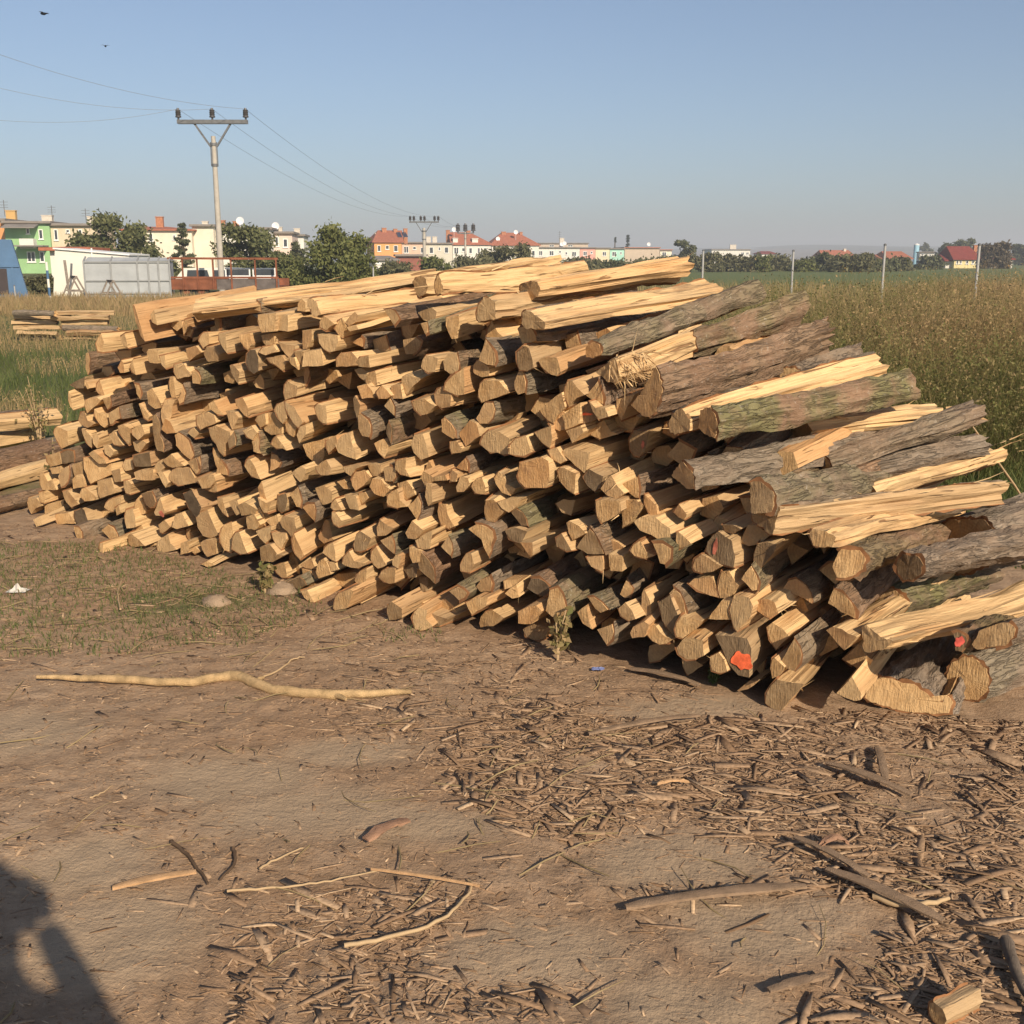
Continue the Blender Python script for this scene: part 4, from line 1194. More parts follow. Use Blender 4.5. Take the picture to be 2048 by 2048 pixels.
f1 = lambda x, y: (x / 3.331, 380 + y / 3.331)
f2 = lambda x, y: (500 + x / 3.22, 400 + y / 3.22)
f3 = lambda x, y: (900 + x / 3.22, 430 + y / 3.22)
f4 = lambda x, y: (1400 + x / 2.981, 430 + y / 2.981)
def HX(f, a, b, y): return f(a, y)[0], f(b, y)[0], f(a, y)[1]
WM = wall_mat
def CH(f, *L): return [(*[v for v in (f(a, c)[0], f(b, c)[0], f(a, c)[1], f(a, d)[1])], m) for (a, b, c, d, m) in L]

house('row_house', 'orange rendered row house beside the green one', *HX(f1, -160, 24, 205), 134, WM('wall_orange', (0.62, 0.30, 0.12)), (), 6, 9, chim=CH(f1, (35, 105, 140, 205, wall_mat('chimney_yellow', (0.5, 0.32, 0.12)))))
g_root, g_loc, g_W, g_H = house('row_house', 'bright green row house with a porch roof and a white balcony', *HX(f1, 26, 326, 222), 134, WM('wall_green', (0.27, 0.45, 0.22)), rects(f1, [(255, 290, 262, 328), (172, 200, 255, 292), (178, 240, 410, 480), (262, 300, 410, 480)]), 6, 9, chim=CH(f1, (275, 350, 172, 222, M_CHIMW)))
b = MB(); a0, zt = g_loc(*f1(150, 325)); a1, zb = g_loc(*f1(250, 390)); b.box(a0, a1, -1.3, -0.01, zb, zt); b.build('balcony', WM('wall_white', (0.66, 0.64, 0.58)), g_root)
b = MB(); a0, z0 = g_loc(*f1(40, 222)); a1, z1 = g_loc(*f1(262, 250)); b.add([(a0, 0, z0), (a1, 0, z0), (a1, -2, z1), (a0, -2, z1), (a0, 0, z0 - .12), (a1, 0, z0 - .12), (a1, -2, z1 - .12), (a0, -2, z1 - .12)], [(3, 2, 1, 0), (4, 5, 6, 7), (2, 3, 7, 6), (1, 2, 6, 5), (3, 0, 4, 7)]); b.build('porch_roof', M_ROOFG, g_root)
b = MB(); a0, z0 = g_loc(*f1(120, 370)); a1, z1 = g_loc(*f1(326, 372)); b.box(a0, a1, -2.4, -0.01, z1 - .1, z1 + .05); b.build('canopy', M_ROOFG, g_root)
house('row_house', 'beige row house with two brown windows beside the green one', *HX(f1, 328, 640, 238), 135, WM('wall_beige', (0.60, 0.50, 0.36)), rects(f1, [(357, 390, 262, 335), (437, 466, 262, 286), (520, 552, 262, 330)]), 6, 9, chim=CH(f1, (580, 640, 180, 238, M_CHIMW)))
house('row_house', 'cream house with a red roof and an orange brick chimney', *HX(f1, 820, 1275, 268), 142, WM('wall_cream', (0.70, 0.63, 0.50)), rects(f1, [(988, 1022, 290, 348), (1150, 1172, 298, 332), (880, 910, 290, 345)]), 5, 9, roof='hip', roof_px=(f1(880, 240)[0], f1(1060, 240)[0], f1(880, 238)[1]), chim=CH(f1, (1035, 1088, 182, 262, M_BRICK)))
house('row_house', 'tall plain cream block with drainpipes behind the thin conifer', *HX(f1, 1278, 1420, 243), 144, WM('wall_cream', (0.70, 0.63, 0.50)), (), 5, 9, chim=CH(f1, (1345, 1385, 212, 243, M_CHIMW)))
house('row_house', 'row house with brick chimneys behind the concrete power pole', *HX(f1, 1424, 1800, 262), 146, WM('wall_white', (0.66, 0.64, 0.58)), (), 5, 9, chim=CH(f1, (1450, 1500, 206, 262, M_BRICK), (1550, 1590, 212, 262, M_BRICK)), dishes=[f1(1600, 205)])
house('row_house', 'pale pink row house with a dark window half hidden by trees', *HX(f1, 1805, 1945, 290), 150, WM('wall_palepink', (0.66, 0.52, 0.44)), rects(f1, [(1830, 1858, 310, 375), (1885, 1918, 325, 382)]), 6, 9, chim=CH(f1, (1850, 1880, 250, 290, M_CHIMW)), dishes=[f1(1836, 240)])
house('row_house', 'white row house with a tall chimney beside the cypress', *HX(f2, 205, 345, 232), 165, WM('wall_white', (0.66, 0.64, 0.58)), rects(f2, [(215, 243, 250, 302), (262, 285, 250, 300)]), 6, 9, chim=CH(f2, (283, 322, 186, 232, M_CHIMW)))
house('row_house', 'orange house with a red hip roof and solar panels', *HX(f2, 800, 975, 272), 225, WM('wall_orange2', (0.72, 0.33, 0.12)), rects(f2, [(820, 843, 292, 332), (872, 896, 292, 318), (925, 953, 292, 333)]), 14, 13, roof='hip', roof_px=(f2(850, 200)[0], f2(1010, 200)[0], f2(850, 192)[1]), chim=CH(f2, (850, 880, 182, 230, M_BRICK), (925, 950, 188, 230, M_BRICK), (990, 1015, 186, 230, M_BRICK), (805, 836, 215, 268, M_CHIMW)), panels=[(f2(945, 0)[0], f2(978, 0)[0], f2(0, 222)[1], f2(0, 260)[1]), (f2(981, 0)[0], f2(1015, 0)[0], f2(0, 222)[1], f2(0, 260)[1])])
house('row_house', 'pinkish row house next to the orange one', *HX(f2, 977, 1130, 278), 238, WM('wall_pinkish', (0.64, 0.45, 0.34)), rects(f2, [(990, 1022, 298, 342), (1048, 1070, 300, 320), (1098, 1119, 305, 342)]), 8, 10)
house('row_house', 'light grey row house with white chimneys', *HX(f2, 1132, 1303, 283), 243, WM('wall_grey', (0.56, 0.53, 0.44)), rects(f2, [(1155, 1181, 303, 345), (1213, 1228, 303, 325), (1252, 1279, 303, 342)]), 8, 10, chim=CH(f2, (1135, 1165, 238, 283, M_CHIMW), (1175, 1205, 238, 283, M_CHIMW)))
house('row_house', 'white house with a red roof and two dormers', *HX(f2, 1306, 1552, 288), 248, WM('wall_white', (0.66, 0.64, 0.58)), rects(f2, [(1313, 1344, 305, 348), (1364, 1383, 308, 332), (1410, 1431, 308, 345), (1465, 1482, 308, 345), (1505, 1527, 308, 345)]), 8, 11, roof='hip', roof_px=(f2(1290, 0)[0], f2(1430, 0)[0], f2(0, 205)[1]), chim=CH(f2, (1263, 1288, 196, 250, M_BRICK), (1395, 1420, 200, 250, M_BRICK)), dormers=[(f2(1308, 0)[0], f2(1340, 0)[0], f2(0, 248)[1], f2(0, 286)[1]), (f2(1432, 0)[0], f2(1470, 0)[0], f2(0, 250)[1], f2(0, 286)[1])], dishes=[f2(1314, 190)])
house('row_house', 'house with a wide red roof and white dishes behind a bush', *HX(f2, 1556, 1860, 292), 262, WM('wall_white', (0.66, 0.64, 0.58)), rects(f2, [(1815, 1835, 325, 360)]), 8, 12, roof='hip', roof_px=(f2(1640, 0)[0], f2(1750, 0)[0], f2(0, 208)[1]), chim=CH(f2, (1620, 1648, 206, 250, M_BRICK), (1738, 1755, 208, 250, M_BRICK)), dishes=[f2(1597, 250), f2(1712, 207)])
house('row_house', 'long white row house with a dish and small windows', *HX(f3, 522, 836, 212), 285, WM('wall_white', (0.66, 0.64, 0.58)), rects(f3, [(535, 555, 228, 262), (572, 596, 230, 262), (640, 668, 230, 262), (700, 716, 230, 245), (742, 756, 238, 256), (785, 813, 236, 266)]), 9, 9, dishes=[f3(720, 188), f3(738, 182)], chim=CH(f3, (707, 735, 150, 212, M_CHIMW)))
house('row_house', 'pink row house between the white and the cream ones', *HX(f3, 838, 935, 214), 297, WM('wall_pink', (0.66, 0.34, 0.28)), rects(f3, [(858, 882, 234, 262), (905, 918, 234, 250)]), 9, 9)
house('row_house', 'cream row house between the pink and the mint green ones', *HX(f3, 937, 1028, 216), 300, WM('wall_cream2', (0.68, 0.58, 0.40)), rects(f3, [(982, 1006, 236, 264)]), 9, 9)
house('row_house', 'mint green row house at the end of the terrace', *HX(f3, 1030, 1122, 220), 303, WM('wall_mint', (0.36, 0.62, 0.52)), rects(f3, [(1044, 1070, 236, 266), (1094, 1107, 238, 252), (1048, 1078, 302, 334)]), 9, 9)
house('low_building', 'low flat-roofed beige building beside the mint green house', *HX(f3, 1125, 1350, 214), 310, WM('wall_tan', (0.48, 0.39, 0.30)), (), 9, 12, roofmat=M_ROOFR, cat='building', dishes=[f3(1280, 188)])
house('row_house', 'small cream house with one window behind the flared log', *HX(f3, 1353, 1428, 228), 312, WM('wall_cream', (0.70, 0.63, 0.50)), rects(f3, [(1366, 1392, 238, 266)]), 9, 9, roofmat=M_ROOFR)
house('apartment_block', 'flat-roofed beige block rising behind the white row house', *HX(f3, 575, 890, 184), 360, WM('wall_tan2', (0.52, 0.42, 0.33)), rects(f3, [(760, 790, 192, 205), (640, 670, 192, 205)]), 4, 14, cat='building')
house('garden_shed', 'small white gabled shed below the orange house', *HX(f2, 805, 940, 388), 150, WM('wall_white', (0.66, 0.64, 0.58)), rects(f2, [(815, 835, 396, 412)]), 20, 5, roof='hip', roof_px=(f2(820, 0)[0], f2(925, 0)[0], f2(0, 358)[1]), roofmat=M_ROOFG, cat='shed', group='sheds behind the yard')
house('garage', 'reddish brown garage below the pink row house', *HX(f2, 945, 1135, 362), 160, WM('wall_redbrown', (0.26, 0.10, 0.07)), (), 8, 6, roofmat=M_ROOFG, cat='garage', group='sheds behind the yard')
house('village_house', 'far white building with a tower behind the hedge', *HX(f4, 70, 300, 208), 420, WM('wall_white', (0.66, 0.64, 0.58)), rects(f4, [(245, 262, 222, 238), (275, 290, 222, 238)]), 5, 12, cat='building', chim=CH(f4, (180, 215, 178, 208, M_CHIMW)))
house('village_house', 'far house with a brown red roof at the hedge end', *HX(f4, 370, 452, 232), 380, WM('wall_white', (0.66, 0.64, 0.58)), (), 5, 9, roof='hip', roof_px=(f4(385, 0)[0], f4(440, 0)[0], f4(0, 215)[1]), roofmat=M_ROOFD)
house('village_house', 'far house with a long orange red roof above the bushes', *HX(f4, 735, 930, 258), 300, WM('wall_cream', (0.70, 0.63, 0.50)), (), 4, 9, roof='hip', roof_px=(f4(745, 0)[0], f4(922, 0)[0], f4(0, 209)[1]), chim=CH(f4, (858, 870, 203, 230, M_CHIMW)))
house('village_house', 'red brick house with a red roof and a white gable window', *HX(f4, 1120, 1256, 262), 250, WM('wall_brickred', (0.30, 0.11, 0.07)), rects(f4, [(1192, 1236, 266, 282), (1165, 1190, 292, 315), (1232, 1250, 285, 310)]), 4, 9, roof='hip', roof_px=(f4(1130, 0)[0], f4(1250, 0)[0], f4(0, 216)[1]))
house('village_house', 'low red roofed annex left of the brick house', *HX(f4, 1070, 1118, 262), 252, WM('wall_brickred', (0.30, 0.11, 0.07)), (), 4, 8, roof='hip', roof_px=(f4(1080, 0)[0], f4(1110, 0)[0], f4(0, 236)[1]))
house('village_house', 'white modern house with rows of windows by the blue tank', *HX(f4, 1312, 1400, 224), 330, WM('wall_white', (0.66, 0.64, 0.58)), rects(f4, [(1320, 1334, 232, 242), (1342, 1356, 232, 242), (1366, 1380, 234, 244), (1372, 1390, 252, 266)]), -14, 9)
house('village_house', 'cream house with a steep dark red roof and a chimney', *HX(f4, 1517, 1664, 266), 215, WM('wall_creamyellow', (0.66, 0.57, 0.30)), rects(f4, [(1528, 1540, 270, 292), (1548, 1560, 270, 292), (1585, 1600, 270, 292), (1620, 1634, 270, 292), (1642, 1656, 270, 292)]), 2, 8, roof='hip', roof_px=(f4(1522, 0)[0], f4(1660, 0)[0], f4(0, 186)[1]), roofmat=M_ROOFD, chim=CH(f4, (1636, 1652, 182, 230, M_BRICK)))
house('village_house', 'low annex with a red lean roof beside the cream house', *HX(f4, 1466, 1514, 274), 216, WM('wall_white', (0.66, 0.64, 0.58)), (), 2, 7, roof='hip', roof_px=(f4(1474, 0)[0], f4(1510, 0)[0], f4(0, 236)[1]), roofmat=M_ROOFD)
house('village_house', 'white house with a dark red roof behind the bare poplars', *HX(f4, 1742, 1864, 266), 220, WM('wall_white', (0.66, 0.64, 0.58)), rects(f4, [(1750, 1766, 272, 296), (1790, 1804, 272, 296), (1830, 1846, 272, 296)]), 2, 8, roof='hip', roof_px=(f4(1752, 0)[0], f4(1858, 0)[0], f4(0, 200)[1]), roofmat=M_ROOFD)

# blue water tank
wt = empty('water_tank', tuple(at(f4(1290, 230)[0], 500, 400) * np.array([1, 1, 0])))
tag(wt, 'pale blue cylindrical water tank beyond the houses', 'water tank')
Zt = at(f4(0, 180)[0], f4(0, 180)[1], 400)[2]; Rt = 15 / 2.981 / F * 400 * 0.5 * 2
b = MB(); b.tube([(0, 0, -1), (0, 0, Zt)], Rt, 20); b.build('tank', plain('blue_tank_paint', (0.30, 0.52, 0.66), 0.6), wt, smooth=40)
b = MB(); b.tube([(0, 0, Zt + .003), (0, 0, Zt + .25), (0, 0, Zt + .6)], [Rt * 1.04, Rt * 1.04, 0.2], 20); b.build('lid', M_FRAME, wt)

# roof aerials
for (px, y0, y1, D, lab) in [(10, 425, 400, 138, 'thin aerial mast on the orange house'), (105, 432, 411, 138, 'thin aerial mast above the green house chimney'), (173, 442, 417, 139, 'dark aerial with short cross rods above the beige house'), (1119, 478, 462, 290, 'aerial mast on the long white row house')]:
    a = at(px, y0 + 8, D); t_ = at(px, y1, D)
    b = MB(); b.tube([a, (a[0], a[1], t_[2])], 0.045, 5)
    h = t_[2] - a[2]
    for k in (0.55, 0.7, 0.88): b.bar((a[0] - 0.5, a[1], a[2] + h * k), (a[0] + 0.5, a[1], a[2] + h * k), 0.04)
    tag(b.build('roof_aerial', M_STEEL), lab, 'aerial', 'aerials on the village roofs')

# --- power poles and wires
M_CONC = plain('pole_concrete', (0.40, 0.37, 0.32), 0.9, 0.2, 0.12, 4, 0.2)
M_INS = plain('brown_insulator', (0.06, 0.055, 0.055), 0.35, 0.5, 0.1)
M_WIRE = plain('wire_aluminium', (0.22, 0.24, 0.27), 0.6, 0.3, 0.05)


def pole(label, px, D, ytop_conc, yarm, xa0, xa1, ins_px, rad, ins_h):
    x = at(px, yarm + 25, D)[0]
    zc = at(px, ytop_conc, D)[2]; za = at(px, yarm, D)[2]
    root = empty('power_pole', (x, D, 0)); tag(root, label, 'power pole', 'power poles of the line')
    b = MB(); b.tube([(0, 0, -0.5), (0, 0, zc * 0.5), (0, 0, zc)], [rad * 1.15, rad, rad * 0.8], 14); b.build('pole', M_CONC, root, smooth=40)
    b = MB()
    for z in (zc - 0.35, zc - 1.25): b.tube([(0, 0, z - .06), (0, 0, z + .06)], rad * 1.12, 14)
    for s in (-1, 1): b.bar((s * rad * 1.15, 0, zc - 1.3), (s * rad * 1.1, 0, zc - .25), 0.04)
    b.build('clamp', M_STEEL, root)
    X0 = at(xa0, yarm, D)[0] - x; X1 = at(xa1, yarm, D)[0] - x
    b = MB(); b.bar((X0, -0.09, za), (X1, -0.09, za), 0.07, 0.17); b.bar((X0, 0.09, za), (X1, 0.09, za), 0.07, 0.17); b.build('crossarm', M_STEEL, root)
    for s in (-1, 1):
        b = MB(); b.bar((s * rad * 1.1, 0, zc - 0.45), (s * abs(X1) * 0.52, 0, za - 0.06), 0.08); b.build('brace', M_STEEL, root)
    tops = []
    for ix in ins_px:
        X = at(ix, yarm, D)[0] - x
        b = MB(); z0 = za + .09
        zz = [0, .18, .2, .34, .36, .5, .52, .66, .68, .84, .86, 1.0]; rr = [.35, .35, 1, 1, .75, 1.0, .75, 1, .75, .95, .5, .4]
        b.tube([(X, 0, z0 + q * ins_h) for q in zz], [q * ins_h * 0.26 for q in rr], 10)
        b.build('insulator', M_INS, root, smooth=40)
        tops.append((x + X, D, z0 + ins_h * 0.92))
    return root, tops


k = 2048 / 1932
_, t1 = pole('tall concrete power pole with three insulators behind the trailer', 402 * k, 52, 257 * k, 230 * k, 335 * k, 467 * k, [337 * k, 401 * k, 464 * k], 0.125, 0.5)
_, t2 = pole('distant concrete power pole with a row of insulators over the dormers', 800 * k, 128, 430 * k, 419 * k, 772 * k, 828 * k, [774 * k, 781 * k, 794 * k, 801 * k, 820 * k, 827 * k], 0.2, 0.6)
_, t3 = pole('farthest power pole with tall dark insulators', 878 * k, 190, 436 * k, 440 * k, 863 * k, 894 * k, [864 * k, 878 * k, 893 * k], 0.18, 1.5)


def wire(A, B, sag, lab, r=0.008):
    A = np.array(A); B = np.array(B)
    pts = [A + (B - A) * s + np.array([0, 0, -4 * sag * s * (1 - s)]) for s in np.linspace(0, 1, 26)]
    b = MB(); b.tube(pts, r, 5)
    tag(b.build('power_line', M_WIRE, smooth=60), lab, 'power line', 'power lines')


for i, (yl, Dl, sg, lab) in enumerate([(206, 49.5, .55, 'lowest of the wires leading away from the near pole over the blue container'), (150, 45, .55, 'middle wire leading away from the near pole over the blue container'), (93, 40, .5, 'highest of the wires leading away from the near pole over the blue container')]):
    E_ = at(-160, (yl - (0 if i == 0 else 26 if i == 1 else 46)) * k, Dl)
    wire(t1[i], E_, sg, lab)
for i, j, lab in ((0, 0, 'left wire running from the near pole to the distant pole'), (1, 2, 'middle wire running from the near pole to the distant pole'), (2, 5, 'right wire running from the near pole to the distant pole')):
    wire(t1[i], t2[j], 1.3, lab)
for i, j in ((0, 0), (2, 1), (5, 2)):
    wire(t2[i], t3[j], 0.8, ['left', 'middle', 'right'][j] + ' thin wire between the distant pole and the farthest pole', 0.012)

# --- fence posts at the meadow
M_POST = plain('galvanised_post', (0.34, 0.34, 0.33), 0.6, 0.4, 0.1)
for (x, y0, D, lab) in [(1327, 474, 27, 'grey metal fence post beyond the frayed log'), (1497, 475, 24, 'grey metal fence post behind the crest end of the woodpile'), (1670, 464, 21.5, 'grey metal fence post in front of the red brick house'), (1848, 464, 19.5, 'grey metal fence post in front of the white dark-roofed house'), (704, 505, 34, 'thin grey post left of the white gabled shed'), (27, 540, 40, 'grey post in front of the blue container')]:
    P = at(x * k, y0 * k, D)
    r0 = empty('fence_post', (P[0], P[1], 0)); tag(r0, lab, 'post', 'posts around the yard')
    b = MB(); b.tube([(0, 0, -.3), (0, 0, P[2])], 0.024, 10); b.build('post', M_POST, r0, smooth=40)
    b = MB(); b.tube([(0, 0, P[2] + .002), (0, 0, P[2] + .03), (0, 0, P[2] + .045)], [.029, .029, .012], 10); b.build('cap', M_STEEL, r0)

# --- blue container, white shed, canopy, rusty trailer
def facade(f, D):
    def g(x, y, off=0.0): 
        px, py = f(x, y); return at(px, py, D + off)
    return g


M_BLUE = plain('blue_sheet_metal', (0.060, 0.135, 0.25), 0.6, 0.4, 0.12, 1.2, 0.1)
M_RUST = plain('rusty_steel', (0.20, 0.075, 0.04), 0.85, 0.2, 0.35, 3, 0.2)
M_GREYS = plain('grey_canopy_sheet', (0.34, 0.36, 0.37), 0.55, 0.3, 0.12, 1.5, 0.1)
M_GREYF = plain('grey_canopy_frame', (0.26, 0.27, 0.27), 0.6, 0.3, 0.1)
M_WHITE = plain('white_painted_sheet', (0.70, 0.68, 0.60), 0.6, 0.3, 0.06, 0.8)
g = facade(f1, 44)
A, Bp = g(-120, 720), g(195, 720)
zt = g(0, 330)[2]
root = empty('container', (Bp[0], Bp[1], 0), 0.40); tag(root, 'blue sheet metal site container with a curved dark roof', 'container')
Wd = Bp[0] - A[0]
b = MB(); b.add([(-Wd, 0, 0.1), (0, 0, 0.1), (-0.45, 0, zt), (-Wd, 0, zt), (-Wd, 2.4, 0.1), (0, 2.4, 0.1), (-0.45, 2.4, zt), (-Wd, 2.4, zt)], [(0, 1, 2, 3), (1, 5, 6, 2), (5, 4, 7, 6), (4, 0, 3, 7), (3, 2, 6, 7), (0, 4, 5, 1)]); b.build('body', M_BLUE, root)
b = MB()
b.box(-Wd, -0.25, -0.05, -0.003, zt - 1.05, zt - 0.95); b.box(-0.55, -0.47, -0.05, -0.003, 0.3, zt - 1.06)
b.build('frame', M_BLUE, root)
b = MB(); n = 10
arc = [(-Wd + 0.2 + (Wd - 1.2) * i / n, 0.1, zt + .003 + 0.42 * math.sin(math.pi * (0.5 + 0.5 * i / n))) for i in range(n + 1)] + [(-1.0, 0.1, zt + .003), (-Wd + .2, 0.1, zt + .003)]
b.prism(arc[::-1], (0, 0, 0), (0, 2.1, 0)); b.build('roof', M_STEEL, root)
b = MB(); b.box(-Wd + .1, -Wd + .55 + .6, -0.06, -.004, .3, zt - 1.1); b.build('door', plain('dark_doorway_sheet', (0.05, 0.04, 0.04), .8), root)

g = facade(f1, 50)
q = [g(365, 395), g(860, 438), g(860, 735), g(358, 735)]
root = empty('white_shed', (q[3][0], 50, 0)); tag(root, 'white box shed with a sloping top behind the grey canopy', 'shed', 'sheds behind the yard')
o = np.array([q[3][0], 50, 0]); b = MB(); qq = [p - o for p in q]; qq[2][2] = 0; qq[3][2] = 0
b.prism([tuple(p) for p in qq], (0, 0, 0), (0, 2.6, 0)); b.build('wall', M_WHITE, root)
b = MB(); b.bar(tuple(qq[0] + [-.05, 1.3, .04]), tuple(qq[1] + [.05, 1.3, .04]), 2.8, 0.06); b.build('roof', M_FRAME, root)
b = MB(); b.bar((1.9, -.05, .1), (1.9, -.05, 2.1), .06, .05); b.build('corner_strip', M_FRAME, root)

g = facade(f1, 47)
root = empty('truck_canopy', tuple(g(565, 720) * np.array([1, 1, 0])), 0.2); tag(root, 'grey sheet metal truck canopy with ribs set on the ground', 'canopy', 'sheds behind the yard')
o = np.array(root.location)
X = lambda v: g(v, 600)[0] - o[0]
Z = lambda v: g(700, v)[2]
# front end face and long side as panels between posts
posts = [565, 735, 905, 975, 1040, 1112]
for i in range(5):
    b = MB()
    for (ya, yb) in ((482, 603), (607, 688), (692, 735)):
        b.box(X(posts[i]) + .03, X(posts[i + 1]) - .03, 0.0, 0.03, max(0, Z(yb)), Z(ya))
    b.build('side_panel', M_GREYS, root)
b = MB(); xa, xb = X(565), X(1112)
b.add([(xa, 0, Z(478)), (xa + .12, .5, Z(447)), (xb, .5, Z(450)), (xb, 0, Z(472)), (xa, 2.2, Z(478)), (xa + .12, 1.7, Z(447)), (xb, 1.7, Z(450)), (xb, 2.2, Z(472))], [(0, 3, 2, 1), (1, 2, 6, 5), (5, 6, 7, 4), (0, 1, 5, 4), (3, 7, 6, 2)])
b.build('roof', M_GREYS, root)
for pz in posts:
    b = MB(); b.bar((X(pz), -.03, 0), (X(pz), -.03, Z(476)), .07, .06); b.bar((X(pz), -.02, Z(476)), (X(pz) + .02, .48, Z(448) + .02), .06, .05); b.build('rib', M_GREYF, root)
for yv in (480, 605, 690):
    b = MB(); b.bar((xa, -.035, Z(yv)), (xb, -.035, Z(yv)), .05, .06); b.build('rail', M_GREYF, root)
b = MB(); b.box(xa + .05, xb - .05, 0.06, 2.2, 0.02, Z(480)); b.build('body', M_GREYS, root)

g = facade(f1, 48)
root = empty('trailer', tuple(g(1125, 690) * np.array([1, 1, 0]))); tag(root, 'rusty open trailer with tall steel side posts', 'trailer')
o = np.array(root.location)
X = lambda v: g(v, 600)[0] - o[0]
Z = lambda v: g(1400, v)[2]
b = MB(); b.box(X(1125), X(1440), 0, .05, 0.35, Z(592)); b.build('side_panel', M_RUST, root)
b = MB(); b.box(X(1443), X(1858), 0, .05, 0.35, Z(592)); b.build('side_panel', plain('grey_brown_board', (0.13, 0.11, 0.10), .9, .2, .3, 3), root)
b = MB(); b.box(X(1125), X(1858), 0.07, 2.2, 0.35, 0.5); b.build('floor', M_RUST, root)
b = MB(); b.box(X(1125), X(1858), 2.2, 2.24, 0.35, Z(592)); b.build('back_panel', M_RUST, root)
for pv in (1128, 1222, 1320, 1425, 1545, 1705, 1845):
    b = MB(); b.bar((X(pv), -.03, .35), (X(pv), -.03, Z(458)), .09 if pv in (1128, 1425, 1845) else .06, .06); b.build('post', M_RUST, root)
b = MB(); b.bar((X(1125), -.03, Z(455)), (X(1858), -.03, Z(458)), .06, .09); b.build('top_rail', M_RUST, root)
b = MB(); b.bar((X(1125), -.03, Z(583)), (X(1858), -.03, Z(583)), .05, .08); b.build('rail', M_RUST, root)
for wv in (1230, 1330, 1730):
    b = MB(); b.tube([(X(wv), .15, .3), (X(wv), .35, .3)], .3, 18); wh = b.build('wheel', plain('tyre_rubber', (.03, .03, .03), .9), root, smooth=40)
    b = MB(); b.tube([(X(wv), .145, .3), (X(wv), .12, .3)], .16, 14); b.build('rim', M_RUST, wh)
for i, (xa, xb) in enumerate(((1478, 1648), (1662, 1820))):
    r2 = empty('old_window', tuple(np.array([o[0] + X(xa), 48.6, 0.5]))); tag(r2, ['old white framed window leaning in the trailer beside the van', 'old white framed window leaning in the trailer at its tail'][i], 'window', 'old windows in the trailer')
    W_ = X(xb) - X(xa); za, zb = Z(520) - .5, Z(580) - .5
    b = MB(); b.box(0, W_, 0, .05, za - .06, za); b.box(0, W_, 0, .05, zb, zb + .06); b.box(0, .06, 0, .05, zb + .06, za - .06); b.box(W_ - .06, W_, 0, .05, zb + .06, za - .06); b.box(W_ * .1, W_ * .9, .0, .05, .01, zb - .003); b.build('frame', M_FRAME, r2)
    b = MB(); b.box(.06, W_ - .06, .02, .03, zb + .06, za - .06); b.build('pane', M_WIN, r2)
# white van behind the trailer
g = facade(f1, 56)
root = empty('parked_van', tuple(g(1170, 690) * np.array([1, 1, 0]))); tag(root, 'white van parked behind the rusty trailer', 'van')
o = np.array(root.location); X = lambda v: g(v, 600)[0] - o[0]; Z = lambda v: g(1400, v)[2]
zt = Z(517); zb = Z(588)
prof = [(0.0, 0.35), (0.05, zb), (X(1228), zt - .03), (X(1440), zt), (X(1560), zt - .02), (X(1600), zb), (X(1620), .35)]
b = MB(); b.prism([(x, 0, z) for x, z in prof][::-1], (0, 0, 0), (0, 1.8, 0)); b.build('body', M_WHITE, root)
for xa, xb in ((1245, 1400), (1415, 1530)):
    b = MB(); b.add([(X(xa), -.015, zb - .02), (X(xb), -.015, zb - .02), (X(xb - 15), -.015, zt - .12), (X(xa + 8), -.015, zt - .12)], [(0, 1, 2, 3)]); b.build('window', M_WIN, root)
for xv in (1260, 1530):
    b = MB(); b.tube([(X(xv), -.03, .32), (X(xv), .2, .32)], .32, 18); wh = b.build('wheel', bpy.data.materials['tyre_rubber'], root, smooth=40)
    b = MB(); b.tube([(X(xv), -.033, .32), (X(xv), -.05, .32)], .18, 14); b.build('rim', M_STEEL, wh)

# little red roofed outhouse behind the white shed
house('outhouse', 'little outhouse with a red gable roof behind the white shed', *HX(f1, 330, 560, 398), 62, WM('wall_white', (0.66, 0.64, 0.58)), (), 4, 3, roof='hip', roof_px=(f1(400, 0)[0], f1(520, 0)[0], f1(0, 376)[1]), cat='shed', group='sheds behind the yard')

# sawhorses, striped pole, leaning board
def sawhorse(px, w, h, D, lab, mat):
    P = at(px, 560, D)
    r = empty('sawhorse', (P[0], D, 0), 0.5); tag(r, lab, 'sawhorse', 'sawhorses by the sheds')
    b = MB(); b.bar((0, -w * .8, h), (0, w * .8, h), .08, .09); b.build('beam', mat, r)
    for sy in (-.7, .7):
        for sx in (-1, 1):
            b = MB(); b.bar((sx * w * .5, w * sy, 0), (sx * .02, w * sy, h), .06); b.build('leg', mat, r)
        b = MB(); b.bar((-w * .27, w * sy + .05, h * .45), (w * .27, w * sy + .05, h * .45), .05); b.build('brace', mat, r)


M_OLDW = plain('weathered_timber', (0.21, 0.18, 0.15), .9, .2, .25, 8, .3)
sawhorse(f1(492, 0)[0], .95, 0.95, 43.5, 'weathered sawhorse in front of the white shed', M_OLDW)
sawhorse(f1(735, 0)[0], .85, 0.8, 43, 'weathered sawhorse in front of the grey canopy', M_OLDW)
P = at(*f1(335, 735), 41); T_ = at(*f1(308, 478), 41)
r0 = empty('marker_pole', (P[0], 41, 0)); tag(r0, 'thin leaning white and blue banded marker pole beside the white shed', 'pole')
for i in range(5):
    a = Vector((0, 0, 0)).lerp(Vector((T_[0] - P[0], 0, T_[2])), i / 5); c = Vector((0, 0, 0)).lerp(Vector((T_[0] - P[0], 0, T_[2])), (i + 1) / 5 - .002)
    b = MB(); b.tube([a, c], .045, 8); b.build('band', [M_WHITE, M_BLUE, M_WHITE, M_BLUE, M_WHITE][i], r0)
b = MB(); P = at(*f1(460, 660), 46); T_ = at(*f1(410, 468), 46); b.bar((P[0], 46, .1), (T_[0], 46.3, T_[2]), .10, .04)
